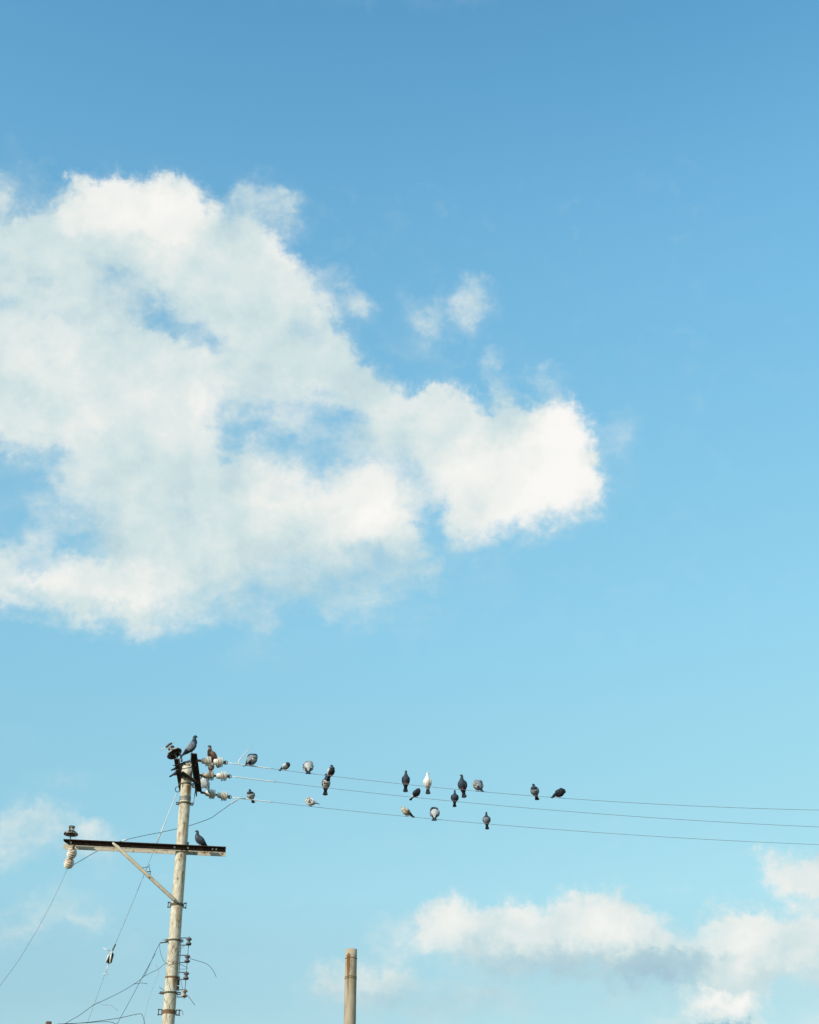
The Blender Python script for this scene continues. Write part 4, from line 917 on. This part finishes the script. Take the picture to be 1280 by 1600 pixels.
# pin insulators: bell, neck and head on a steel pin
def pin_insulator(base, axis, R, pin, label, head_tie=True, light=True):
    axis = axis.normalized()
    e = empty('pin_insulator', base, label, 'insulator')
    bm = bmesh.new()
    tube(bm, [base - axis * .03, base + axis * (pin + .03)], .010, 8)
    obj('pin', bm, M_['galv'], e)
    c = base + axis * pin
    bm = bmesh.new()
    k = R / .1
    prof = [(.004 * k, .030 * k, 1), (.030 * k, .040 * k, 1), (.022 * k, .060 * k, 1), (.006 * k, .072 * k, 1), (-.002 * k, .098 * k, 0), (.008 * k, .104 * k, 0), (.030 * k, .088 * k, 0), (.052 * k, .062 * k, 0),
            (.068 * k, .040 * k, 0), (.082 * k, .033 * k, 0), (.094 * k, .042 * k, 0), (.108 * k, .046 * k, 0), (.118 * k, .040 * k, 0), (.122 * k, .020 * k, 0)]
    lathe(bm, c, axis, prof, 28)
    obj('bell', bm, [M_['bell_glaze'], M_['glaze']], e)
    return e, c + axis * .085 * k

base = along_beam(109.5, za, rp + .04)
e, nk = pin_insulator(base, UP + ad * .02, .10, .075, 'dark bell-shaped pin insulator standing on the crossarm end', light=False)
bm = bmesh.new()
nb = nk + UP * .028
tube(bm, [nb - ad * .04 + an * .02, nb + UP * .006 + an * .03, nb + ad * .042 + an * .01], .010, 6)
obj('tie_wire', bm, M_['band'], e)
base = ln.lerp(lf, .03) - wside * .0
axd = (at(266, 1164, base.y) - at(273.5, 1177, base.y)).normalized()
st0 = at(275.5, 1182.5, base.y)
e, nk = pin_insulator(st0, (axd + Vector((0, .22, .0))).normalized(), .112, .055, 'grey bell-shaped pin insulator leaning out from the pole top with a bent tie wire')
bm = bmesh.new()
tube(bm, [at(250, 1173, nk.y), at(259, 1167.5, nk.y - .02), at(264, 1163, nk.y - .03), at(269, 1161.5, nk.y - .02), at(271.5, 1159.5, nk.y)], .0055, 6)
obj('tie_wire', bm, M_['bright_wire'], e)
bm = bmesh.new()
tube(bm, [at(259.5, 1168, nk.y - .03), at(264, 1163.5, nk.y - .04), at(268.5, 1161.5, nk.y - .03)], .016, 6)
obj('tie_wrap', bm, M_['band'], e)
bm = bmesh.new()                                   # bent steel pin beside it
q = ln.lerp(lf, .05)
tube(bm, [at(278.5, 1172, q.y), at(281, 1177, q.y), at(283.5, 1184, q.y), at(284, 1190, q.y)], .014, 8)
obj('bent_pin', bm, M_['galv'], pole)

# guy wire with its strain insulator
gy = lambda t: 20.12 + .5 * t
g0 = at(277, 1237.5, gy(0)); g1 = at(246, 1315, gy(.25)); g2 = at(210, 1404, gy(.5)); g3 = at(175, 1487, gy(.75))
g4 = at(169.5, 1507, gy(.8)); g5 = at(136, 1600, gy(1.05)); g6 = g5 + (g5 - g4) * 1.0
k = g5.z / (g4.z - g5.z); g6 = g5 + (g5 - g4) * k
guy = empty('guy_wire', g6, 'guy wire slanting from the pole top, with a small block insulator in it', 'guy wire')
o = obj('upper_guy', curve_tube([g0, g1, g2, g3], .0038), M_['wire'], guy)
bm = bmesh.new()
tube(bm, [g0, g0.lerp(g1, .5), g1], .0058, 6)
obj('guy_sleeve', bm, M_['bright_wire'], o)  # sunlit upper stretch of the guy, its brightness put into the colour
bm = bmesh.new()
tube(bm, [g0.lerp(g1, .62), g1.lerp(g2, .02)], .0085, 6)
obj('guy_sleeve', bm, M_['bright_wire'], o)  # thicker bright piece, also coloured for the lit stretch
bm = bmesh.new()
tube(bm, [at(180.5, 1475.5, g3.y), g3], .011, 6)
obj('guy_sleeve', bm, M_['band'], o)
obj('lower_guy', curve_tube([g4, g5, g6], .003), M_['wire'], guy)
bm = bmesh.new()
c = (g3 + g4) / 2
dd = (g3 - g4).normalized()
s = dd.cross(Vector((0, 1, 0))).normalized()
n_ = s.cross(dd)
block(bm, c, dd, s, n_, .155, .075, .06)
bmesh.ops.bevel(bm, geom=list(bm.edges), offset=.016, segments=2, affect='EDGES')
blk = obj('block_insulator', bm, M_['glaze'], guy)
bm = bmesh.new()
tube(bm, [g3 + dd * .01, c + s * .026 - n_ * .036 + dd * .02, c + s * .034 - n_ * .036 - dd * .075], .012, 6)
tube(bm, [g3 + dd * .01, c - s * .010 - n_ * .038 + dd * .02, c - s * .026 - n_ * .036 - dd * .070], .012, 6)
tube(bm, [at(161.5, 1481.5, c.y - .04), at(167, 1484, c.y - .05), g3], .006, 6)
obj('guy_loop_wire', bm, M_['bright_wire'], blk)
bm = bmesh.new()
tube(bm, [at(161, 1522, g4.y), at(169, 1522, g4.y)], .005, 6)
tube(bm, [g4, at(165, 1520, g4.y)], .007, 6)
obj('guy_clip', bm, M_['bright_wire'], guy)

# slack service wires around the pole's lower part
def svc(label, pts, r=.0042, mat='black_wire', name='service_wire'):
    o = obj(name, curve_tube(pts, r * .82), M_[mat])
    return tag(o, label, 'wire', 'slack service wires about the pole\'s lower half')
def stub(px0, py0, px1, py1, Y, r=.009, mat='band'):
    bm = bmesh.new()
    tube(bm, [at(px0, py0, Y), at(px1, py1, Y)], r, 6)
    obj('clamp_bolt', bm, M_[mat], pole)
stub(254, 1468.6, 266, 1469.5, YP - .03, .006, 'galv')
stub(250, 1473.4, 263, 1472, YP - .06, .009)
stub(248, 1552, 260, 1552, YP - .03, .008)
stub(249, 1542.5, 258, 1549, YP - .02, .004)
svc('long slack wire from the upper side clamp that crosses low to the corner',
    [at(250, 1474, YP - .05), at(244, 1485, 19.9), at(235, 1505, 19.7), at(224.5, 1526, 19.5), at(209, 1538, 19.3), at(190, 1549.5, 19.1), at(165, 1562, 18.9), at(145, 1571.5, 18.8), at(125, 1586, 18.7), at(103, 1599, 18.6), at(70, 1622, 18.4)])
svc('short curled wire sagging from the clamp to the shaft below it',
    [at(249.5, 1474, YP - .06), at(250, 1484, 19.9), at(253, 1495, 19.9), at(257, 1503, 19.92), at(261, 1506, 19.9)], .0035)
svc('wire leaving the shaft under the clamp and joining the slack one',
    [at(262, 1506, 19.9), at(256, 1507, 19.9), at(248, 1514, 19.8), at(236, 1520, 19.7), at(224.5, 1526, 19.5)], .0035)
svc('straight thin wire falling steeply beside the slack one',
    [at(243, 1490, 19.95), at(233, 1508, 19.9), at(223, 1526, 19.8), at(205, 1560, 19.6), at(183, 1600, 19.3), at(160, 1642, 19.0)], .0038)
svc('faint kinked wire hanging closest to the shaft on its open side',
    [at(243, 1506.5, 20.2), at(246, 1512, 20.2), at(248, 1519, 20.2), at(244, 1530, 20.2), at(238, 1546, 20.2), at(232, 1563, 20.2), at(226, 1590, 20.2), at(218, 1640, 20.2)], .003, 'wire')
svc('small whisker of wire tied across the slack wire',
    [at(207.5, 1538.3, 19.28), at(214, 1537, 19.28), at(222, 1536, 19.28), at(230.5, 1537.5, 19.28)], .004)
svc('drooping wire end frayed from the low slack wire',
    [at(143, 1572, 18.8), at(153, 1566, 18.8), at(160, 1570, 18.8), at(173, 1571, 18.8), at(184, 1579, 18.8)], .003, 'wire')
svc('low wire that humps up and drops just before the shaft',
    [at(100, 1600.5, 18.6), at(138, 1597.5, 18.7), at(165, 1594, 18.8), at(188, 1590.5, 18.9), at(208, 1586, 19.0), at(220, 1584.3, 19.0), at(223.5, 1589, 19.0), at(226, 1600, 19.0), at(227, 1625, 19.0)], .0045)
svc('thin wire lying flat along the bottom under the humped one',
    [at(90, 1600, 18.5), at(130, 1598.5, 18.6), at(165, 1596.5, 18.7), at(180, 1599.5, 18.8), at(200, 1612, 18.8)], .004)
svc('stiff wire arching out from the second spool insulator',
    [at(296, 1497.6, YR), at(304, 1500, YR), at(314, 1503, YR), at(324, 1507, YR - .02), at(332, 1515, YR - .03), at(338, 1526.5, YR - .05)], .0045)
svc('short stiff wire pointing down from the lowest spool insulator',
    [at(292, 1555, YR), at(297, 1560.5, YR - .02), at(304.5, 1570.5, YR - .04)], .0045)
svc('wire wrapped over the shaft towards the top spool insulator',
    [at(292, 1475, YR), at(287, 1478.5, YR - .02), at(283, 1482.5, YR - .02), at(280, 1489, YP - .11), at(273, 1496, YP - .13), at(265.5, 1503.5, YP - .12)], .0035)
svc('loop of wire bulging past the shaft between the spools',
    [at(261, 1506, YP - .1), at(267, 1507, YP - .13), at(276, 1505, YP - .12), at(284, 1508, YR), at(292.5, 1512, YR), at(290, 1514.3, YR), at(278, 1514.3, YP - .06)], .0035)
svc('hooked wire end springing from the rusty bottom clamp',
    [at(277, 1586, YP - .06), at(280.5, 1581, YP - .08), at(284, 1578.5, YP - .09), at(286.3, 1586, YP - .1)], .004)
svc('thin wires crossed on the shaft above the rusty clamp',
    [at(256.5, 1561, YP - .1), at(260.5, 1569, YP - .12), at(262, 1579, YP - .12), at(266, 1570, YP - .13), at(273, 1558, YP - .1)], .0035)

# ------------------------------------------------------------------ the plain pole and the corner post
YS = 20.5
t2 = at(549, 1483.5, YS)
sp = empty('concrete_pole', Vector((t2.x, t2.y, 0)), 'short plain grey concrete pole with a rust streak, standing alone', 'pole')
bm = bmesh.new()
rows = []
random.seed(9)
for i in range(50):
    z = t2.z * i / 49 - (random.uniform(0, .02) if i == 49 else 0)
    r = .094 - .012 * z / t2.z
    rows.append([bm.verts.new(Vector((t2.x, t2.y, z)) + Vector((math.cos(a), math.sin(a), 0)) * r * (1 + random.uniform(-.01, .01)))
                 for a in [2 * math.pi * k / 24 for k in range(24)]])
for a, b in zip(rows, rows[1:]):
    for k in range(24): bm.faces.new((a[k], a[(k + 1) % 24], b[(k + 1) % 24], b[k]))
bm.faces.new(rows[-1])
streak(M_['concrete2'], -.033, .034, at(549, 1492, YS).z, at(549, 1572, YS).z, (0.15, 0.07, 0.02), 0.004, 1.0)
obj('shaft', bm, M_['concrete2'], sp, origin=(t2.x, t2.y, 0))
for py in (1498, 1527, 1529.6):
    c = at(549, py, YS)
    bm = bmesh.new()
    r = .094 - .012 * c.z / t2.z
    pts = [Vector((t2.x, t2.y, c.z + .004 * math.sin(3 * a))) + Vector((math.cos(a), math.sin(a), 0)) * (r + .002) for a in [2 * math.pi * k / 32 for k in range(33)]]
    tube(bm, pts, .0045, 6, cap=False)
    obj('wire_band', bm, M_['rust'], sp)
bm = bmesh.new()
c = at(545.5, 1492, YS)
lathe(bm, Vector((c.x, t2.y - .068, c.z)), Vector((-.3, -1, 0)), [(0, .009), (.012, .009), (.014, .004)], 6)
obj('bolt', bm, M_['rust_shade_steel'], sp)

q = at(76.2, 1596.5, 17.0)
bm = bmesh.new()
prism(bm, Vector((q.x, q.y, 0)), q, [(-.032, -.032), (.032, -.032), (.032, .032), (-.032, .032)], Vector((.94, .34, 0)), Vector((-.34, .94, 0)))
bmesh.ops.bevel(bm, geom=list(bm.edges), offset=.006, segments=1, affect='EDGES')
tag(obj('wooden_post', bm, M_['wood'], smooth=False, origin=(q.x, q.y, 0)), 'brown wooden post whose top just shows at the bottom corner', 'post')

# ------------------------------------------------------------------ pigeons
def feather(name, c1, c2, scale=45, lo=.4, hi=.6, rough=.75, c3=None, sheen=0):
    return material(name, c1, c2, scale, rough, lo=lo, hi=hi, bump=.25, detail=3, c3=c3, c3_scale=26, c3_at=(.52, .58), spec=.25)
F = {
    'slate': feather('slate_feathers', (.024, .031, .047), (.055, .068, .095)),
    'dark': feather('blackish_feathers', (.010, .012, .018), (.026, .031, .042)),
    'grey': feather('blue_grey_feathers', (.15, .17, .20), (.25, .27, .30)),
    'pale': feather('pale_grey_feathers', (.36, .37, .37), (.52, .52, .50)),
    'white': feather('white_feathers', (.66, .61, .57), (.80, .76, .72)),
    'buff': feather('buff_feathers', (.42, .35, .25), (.60, .53, .41)),
    'brown': feather('chestnut_feathers', (.13, .065, .045), (.22, .12, .08)),
    'rose': feather('rosy_feathers', (.50, .26, .17), (.62, .40, .30)),
    'neck': feather('green_sheen_feathers', (.018, .035, .045), (.045, .055, .075), rough=.35),
    'check': feather('chequered_feathers', (.022, .024, .030), (.46, .45, .41), scale=42, lo=.47, hi=.53),
    'tanm': feather('mottled_tan_feathers', (.08, .055, .04), (.52, .42, .32), scale=42, lo=.46, hi=.54),
    'beak': material('grey_beak', (.10, .09, .09)),
    'leg': material('pink_legs', (.42, .16, .12)),
    'eye': material('orange_eye', (.5, .13, .02), rough=.2),
}
def loft(bm, st, n=14, mats=None, flat_up=None):
    # st: (centre, half width, half height); rings stand across the path
    rings = []
    for i, (c, rw, rh) in enumerate(st):
        d = (st[min(i + 1, len(st) - 1)][0] - st[max(i - 1, 0)][0]).normalized()
        side = Vector((0, 1, 0))
        side = (side - d * side.dot(d))
        if side.length < .2: side = Vector((1, 0, 0)) - d * d.x
        side.normalize()
        if rings and side.dot(pside) < 0: side = -side
        pside = side
        up = d.cross(side).normalized()
        rings.append([bm.verts.new(c + side * rw * math.cos(t) + up * rh * math.sin(t)) for t in [2 * math.pi * k / n for k in range(n)]])
    for i, (a, b) in enumerate(zip(rings, rings[1:])):
        for k in range(n):
            bm.faces.new((a[k], a[(k + 1) % n], b[(k + 1) % n], b[k])).material_index = mats[i] if mats else 0
    bm.faces.new(rings[0]).material_index = mats[0] if mats else 0
    bm.faces.new(rings[-1]).material_index = mats[-1] if mats else 0

V3 = lambda x, y, z: Vector((x, y, z))
def pigeon(foot, yaw, pose, colours, label, pitch=0.0, turn=0.0, size=1.0, fluff=1.0, tail_drop=0.0, group='pigeons resting on the pole and its wires', wing_lift=0.0, tilt=0.0):
    """pose: alert, hunched, preen (head laid back over the shoulder), breast (head down in the breast).
    colours: body, neck, head, wing, wing tip, tail. yaw 0 faces +X; pitch raises the breast."""
    body_c, neck_c, head_c, wing_c, tip_c, tail_c = colours
    e = empty('pigeon', foot, label, 'pigeon', group)
    f = fluff * 1.32
    size = size * .76
    trunk = [(V3(-.118, 0, .072), .013, .010), (V3(-.098, 0, .080), .028, .022), (V3(-.065, 0, .095), .042 * f, .037 * f), (V3(-.030, 0, .112), .052 * f, .049 * f), (V3(.005, 0, .127), .057 * f, .057 * f),
             (V3(.036, 0, .145), .056 * f, .057 * f), (V3(.060, 0, .166), .048 * f, .050 * f)]
    if pose == 'alert':
        head = [(V3(.076, 0, .192), .037, .038), (V3(.082, 0, .216), .027, .029), (V3(.085, 0, .238), .0215, .023), (V3(.089, 0, .256), .0205, .022), (V3(.099, 0, .266), .0205, .0205), (V3(.113, 0, .265), .016, .0165), (V3(.124, 0, .260), .008, .009)]
    elif pose == 'hunched':
        head = [(V3(.072, 0, .182), .043 * f, .045 * f), (V3(.075, 0, .198), .034, .038), (V3(.077, 0, .212), .027, .029), (V3(.081, 0, .224), .024, .025), (V3(.091, 0, .231), .0225, .022), (V3(.105, 0, .230), .017, .017), (V3(.116, 0, .225), .008, .009)]
    elif pose == 'preen':
        s = 1 if turn >= 0 else -1
        head = [(V3(.070, .006 * s, .184), .042 * f, .043 * f), (V3(.064, .020 * s, .203), .032, .032), (V3(.046, .038 * s, .213), .025, .026), (V3(.026, .052 * s, .208), .022, .023), (V3(.012, .058 * s, .196), .0215, .021), (V3(.002, .060 * s, .182), .016, .016), (V3(-.004, .060 * s, .171), .008, .009)]
    else:
        s = 1 if turn >= 0 else -1
        head = [(V3(.076, .004 * s, .182), .042 * f, .042 * f), (V3(.094, .012 * s, .192), .032, .031), (V3(.112, .022 * s, .184), .025, .025), (V3(.121, .028 * s, .167), .022, .022), (V3(.118, .032 * s, .150), .0215, .021), (V3(.110, .034 * s, .136), .016, .016), (V3(.103, .035 * s, .126), .008, .009)]
    piv = V3(0, 0, .085)
    Rp = Matrix.Rotation(-pitch, 3, 'Y')
    rot = lambda p: Rp @ (p - piv) + piv
    hb = trunk[-1][0]
    trunk = [(rot(c), a, b) for c, a, b in trunk]
    hp = rot(hb)
    Rn = Matrix.Rotation(-pitch * .45, 3, 'Y')
    if pose in ('alert', 'hunched'):
        Rt = Matrix.Rotation(turn, 3, 'Z')
        out = []
        for i, (c, a, b) in enumerate(head):
            q = Rn @ (c - hb)
            k = min(1, max(0, (i - 1) / 2.5))
            ax = Rn @ (head[2][0] - hb)
            if i > 2: q = ax + Rt @ (q - ax)
            out.append((hp + q, a, b))
        head = out
    else:
        head = [(hp + Rp @ (c - hb), a, b) for c, a, b in head]
    head = [(c, a * 1.14, b * 1.14) for c, a, b in head]
    st = trunk + head
    # a finer, smoother run of rings
    fine = []
    q = [st[0]] + st + [st[-1]]
    for i in range(1, len(q) - 2):
        for k in range(3):
            t = k / 3
            cr_ = lambda a, b, c, d: 0.5 * ((2 * b) + (c - a) * t + (2 * a - 5 * b + 4 * c - d) * t * t + (3 * b - a - 3 * c + d) * t ** 3)
            fine.append((cr_(q[i-1][0], q[i][0], q[i+1][0], q[i+2][0]), max(.004, cr_(q[i-1][1], q[i][1], q[i+1][1], q[i+2][1])), max(.004, cr_(q[i-1][2], q[i][2], q[i+1][2], q[i+2][2])), (i - 1 + t)))
    fine.append((*st[-1], len(st) - 1))
    T = Matrix.Rotation(yaw, 4, 'Z') @ Matrix.Rotation(tilt, 4, 'X') @ Matrix.Scale(size, 4)
    def put(name, bm, mats, parent=e, smooth=True):
        if name not in ('leg', 'foot'): bmesh.ops.translate(bm, verts=bm.verts, vec=(0, 0, -.028))
        bmesh.ops.transform(bm, matrix=Matrix.Translation(foot) @ T, verts=bm.verts)
        return obj(name, bm, mats, parent, smooth)
    bm = bmesh.new()
    ms = [0 if s_[3] < 5.6 else (1 if s_[3] < 9.2 else 2) for s_ in fine]
    loft(bm, [s_[:3] for s_ in fine], 14, ms)
    body = put('body', bm, [F[body_c], F[neck_c], F[head_c]])
    # beak and eyes
    tip, dirn = head[-1][0], (head[-1][0] - head[-2][0]).normalized()
    bm = bmesh.new()
    tube(bm, [tip - dirn * .004, tip + dirn * .008, tip + dirn * .019 - V3(0, 0, .002)], [.0075, .005, .0015], 8)
    put('beak', bm, F['beak'], body)
    hc, hd = head[-3][0], (head[-2][0] - head[-3][0]).normalized()
    sd_ = hd.cross(V3(0, 0, 1))
    sd_ = sd_.normalized() if sd_.length > .1 else V3(0, 1, 0)
    for s in (-1, 1):
        bm = bmesh.new()
        bmesh.ops.create_icosphere(bm, subdivisions=1, radius=.0042, matrix=Matrix.Translation(hc + hd * .006 + sd_ * s * .0185))
        put('eye', bm, F['eye'], body)
    # folded wings
    for s in (-1, 1):
        lift = wing_lift if s == 1 else wing_lift * .2
        wst = [(V3(.066, s * .036 * f, .168), .010, .014), (V3(.050, s * .049 * f, .160), .014, .036), (V3(.015, s * .056 * f, .143), .015, .047), (V3(-.030, s * .053 * f, .122), .014, .045),
               (V3(-.070, s * .043, .103 + lift * .2), .012, .034), (V3(-.110, s * .029, .086 + lift * .6), .009, .022), (V3(-.145, s * .018, .072 + lift), .006, .013), (V3(-.172, s * .012, .062 + lift * 1.3), .003, .004)]
        bm = bmesh.new()
        loft(bm, [(rot(c), a, b) for c, a, b in wst], 10, [0, 0, 0, 0, 1, 1, 1, 1])
        w = put('wing', bm, [F[wing_c], F[tip_c]])
    # tail: five overlapping feathers in one fan
    tb = trunk[0][0]
    td = (trunk[0][0] - trunk[2][0]).normalized()
    td = Matrix.Rotation(-tail_drop, 3, 'Y') @ td
    up = Vector((-td.z, 0, td.x)); up = up if up.z > 0 else -up
    bm = bmesh.new()
    for j in range(-2, 3):
        a = j * .115
        dd_ = (td + V3(0, 1, 0) * math.tan(a)).normalized()
        sidev = dd_.cross(up).normalized()
        L = .118 - .004 * abs(j)
        o0 = tb + V3(0, 1, 0) * j * .006 + up * (.002 * (2 - abs(j))) + td * -.018
        for (u0, u1, mi) in ((0, .72, 0), (.72, 1.0, 1)):
            w0, w1 = .0115 + .004 * u0, .0115 + .004 * u1
            A = o0 + dd_ * L * u0; B = o0 + dd_ * L * u1
            vs = [bm.verts.new(p) for p in (A - sidev * w0 - up * .0015, A + sidev * w0 - up * .0015, A + sidev * w0 + up * .0015, A - sidev * w0 + up * .0015,
                                           B - sidev * w1 - up * .0015, B + sidev * w1 - up * .0015, B + sidev * w1 + up * .0015, B - sidev * w1 + up * .0015)]
            for fc in ((0, 1, 5, 4), (1, 2, 6, 5), (2, 3, 7, 6), (3, 0, 4, 7), (4, 5, 6, 7), (3, 2, 1, 0)):
                bm.faces.new([vs[k] for k in fc]).material_index = mi
    put('tail', bm, [F[tail_c], F['dark']], e, False)
    # legs and gripping toes
    for s in (-1, 1):
        bm = bmesh.new()
        tube(bm, [V3(.004, s * .020, .052), V3(.007, s * .019, .034), V3(0, s * .018, .006)], [.006, .0045, .0042], 7)
        lg = put('leg', bm, F['leg'])
        bm = bmesh.new()
        for a in (-.45, 0, .45):
            tube(bm, [V3(-.002, s * .018, .006), V3(.014 * math.cos(a), s * .018 + .016 * math.sin(a), .007), V3(.026 * math.cos(a), s * .018 + .026 * math.sin(a), -.004)], [.0038, .0032, .0015], 5)
        tube(bm, [V3(0, s * .018, .006), V3(-.014, s * .018, .005), V3(-.020, s * .018, -.006)], [.0036, .003, .0015], 5)
        put('foot', bm, F['leg'], lg)
    return e

D = math.radians
def on_wire(i, px, *a, **k):
    p = wire_at(i, px)
    return pigeon(p + UP * .004, *a, **k)

slate = ('slate', 'neck', 'slate', 'slate', 'dark', 'slate')
# upper wire
on_wire(0, 393.5, D(55), 'preen', ('grey', 'slate', 'dark', 'check', 'dark', 'grey'), 'chequered grey pigeon preening with its head curled round, beside the upright wire tail', pitch=.35, turn=1, fluff=1.12, size=1.12)
on_wire(0, 446, D(-35), 'breast', ('grey', 'dark', 'dark', 'pale', 'dark', 'slate'), 'small crouched pigeon with a cocked dark wing tip and pale flank', pitch=-.1, turn=-1, fluff=1.05, size=.74, wing_lift=.06)
on_wire(0, 481, D(98), 'preen', ('pale', 'grey', 'grey', 'check', 'dark', 'slate'), 'fluffed mottled pale pigeon preening, between the crouched one and the white-shouldered one', pitch=.45, turn=-1, fluff=1.12, size=1.08)
on_wire(0, 517.5, D(-62), 'hunched', ('dark', 'neck', 'slate', 'pale', 'dark', 'slate'), 'dark-headed pigeon with a white shoulder looking up the wire, just above the mottled upright one', pitch=.40, turn=-2.2, fluff=1.0, size=.85)
on_wire(0, 634.5, D(-84), 'alert', ('slate', 'neck', 'slate', 'dark', 'dark', 'dark'), 'upright blue-black pigeon facing out beside the white pigeon', pitch=.85, turn=.5, size=.97, fluff=.93)
on_wire(0, 668, D(-97), 'alert', ('white', 'white', 'white', 'white', 'pale', 'slate'), 'white pigeon with a dark tail, the only white one on the wires', pitch=.80, turn=1.2, size=.97, fluff=.95)
on_wire(0, 722, D(-112), 'alert', slate, 'slate pigeon stretching its neck sideways, above the dark one on the middle wire', pitch=.72, turn=-.75, size=1.05, fluff=.98)
on_wire(0, 746, D(120), 'preen', ('grey', 'grey', 'slate', 'check', 'dark', 'slate'), 'dishevelled chequered pigeon hunched close beside the slate one', pitch=.35, turn=-1, fluff=1.1, size=1.06, tilt=.1)
on_wire(0, 836, D(-110), 'hunched', ('grey', 'slate', 'slate', 'grey', 'slate', 'slate'), 'grey pigeon settled low next to the ruffled black one', pitch=.2, turn=-.5, fluff=1.05, size=.92)
on_wire(0, 874, D(-40), 'breast', ('dark', 'dark', 'dark', 'dark', 'dark', 'dark'), 'ruffled black pigeon bent forward, farthest along the upper wire', pitch=-.15, turn=1, fluff=1.15, size=.88, wing_lift=.05)
# middle wire
on_wire(1, 509.5, D(-80), 'alert', ('check', 'slate', 'slate', 'check', 'slate', 'slate'), 'tall mottled pigeon looking back along the middle wire', pitch=.78, turn=-1.0, size=1.0, fluff=1.0)
on_wire(1, 651, D(-30), 'breast', ('dark', 'dark', 'dark', 'dark', 'pale', 'slate'), 'hunched blackish pigeon with a pale wing patch, on the middle wire below the blue-black one', pitch=.25, turn=-1, fluff=1.05, size=.80)
on_wire(1, 711, D(-86), 'alert', ('slate', 'neck', 'dark', 'dark', 'dark', 'dark'), 'dark pigeon with a spread tail on the middle wire below the stretching one', pitch=.70, turn=.2, size=.78, fluff=1.2)
# lowest wire
on_wire(2, 391.5, D(-108), 'hunched', ('pale', 'neck', 'dark', 'grey', 'slate', 'slate'), 'dark-headed pigeon with white shoulders on the lowest wire beside the jumper clamp', pitch=.2, turn=-.3, fluff=1.2, size=.82)
on_wire(2, 486, D(150), 'preen', ('white', 'buff', 'tanm', 'check', 'grey', 'pale'), 'pale cream pigeon curled into two humps on the lowest wire', pitch=-.05, turn=1, fluff=1.15, size=.92)
on_wire(2, 635, D(205), 'hunched', ('buff', 'buff', 'buff', 'tanm', 'slate', 'slate'), 'buff pigeon crouching with its grey tail down, on the lowest wire', pitch=.05, turn=.0, fluff=1.0, size=.88)
on_wire(2, 679.5, D(85), 'preen', ('pale', 'slate', 'slate', 'grey', 'dark', 'slate'), 'grey pigeon preening a white breast on the lowest wire beside the buff one', pitch=.5, turn=1, fluff=1.08, size=1.1)
on_wire(2, 760.5, D(-98), 'alert', ('grey', 'neck', 'slate', 'slate', 'dark', 'dark'), 'grey-breasted pigeon with dark wings, farthest along the lowest wire', pitch=.62, turn=.5, size=.84, fluff=1.15)
# about the pole top
pigeon(rn + UP * .002 + wdir * .05 - wside * .035, D(20), 'alert', ('slate', 'neck', 'slate', 'grey', 'dark', 'slate'), 'slim slate pigeon leaning up from the tip of the dark top bar', pitch=.48, turn=-.1, size=1.34, fluff=.76)
q = S[0][0].lerp(S[0][1], .42) + UP * .03 + wa * .085
pigeon(q, D(-140), 'alert', ('brown', 'brown', 'slate', 'brown', 'dark', 'brown'), 'chestnut pigeon standing upright on the upper strain insulator', pitch=.40, turn=-.7, size=1.12, fluff=.82)
q = S[1][0].lerp(S[1][1], .34) + UP * .075
pigeon(q, D(-70), 'preen', ('tanm', 'tanm', 'tanm', 'tanm', 'dark', 'slate'), 'mottled tan pigeon hunched between the upper and middle strain insulators', pitch=.3, turn=1, fluff=.98, size=.72)
q = rn.lerp(rf, .80) + wside * .05 + UP * .0
pigeon(at(317.5, 1231, q.y + .1) , D(165), 'hunched', ('pale', 'slate', 'dark', 'pale', 'grey', 'pale'), 'pale grey pigeon clinging behind the dark bar above the lowest insulator', pitch=.7, turn=.2, fluff=.9, size=1.2)
pigeon(at(286, 1205.5, YP + .05), D(15), 'hunched', ('slate', 'slate', 'grey', 'dark', 'dark', 'slate'), 'dark pigeon squeezed between the two top bars, tail poking out', pitch=.0, turn=.4, size=1.12, fluff=.95)
pigeon(at(282, 1214, YP + .22), D(8), 'hunched', ('pale', 'grey', 'grey', 'pale', 'dark', 'grey'), 'pale-bodied pigeon half hidden behind the top bar, forked tail showing', pitch=.05, turn=.2, size=1.05, fluff=.95)
# on the crossarm
pigeon(along_beam(311.5, za + .002, rp + .035), D(192), 'alert', ('slate', 'neck', 'slate', 'slate', 'dark', 'dark'), 'slate pigeon standing on the crossarm beside the pole', pitch=.30, turn=0, size=1.08, fluff=.88)
pigeon(along_beam(287, za + .002, -rp - .05), D(5), 'hunched', ('slate', 'neck', 'dark', 'brown', 'dark', 'slate'), 'pigeon almost wholly hidden behind the pole on the crossarm', pitch=-.05, turn=0, size=.72, fluff=.9)
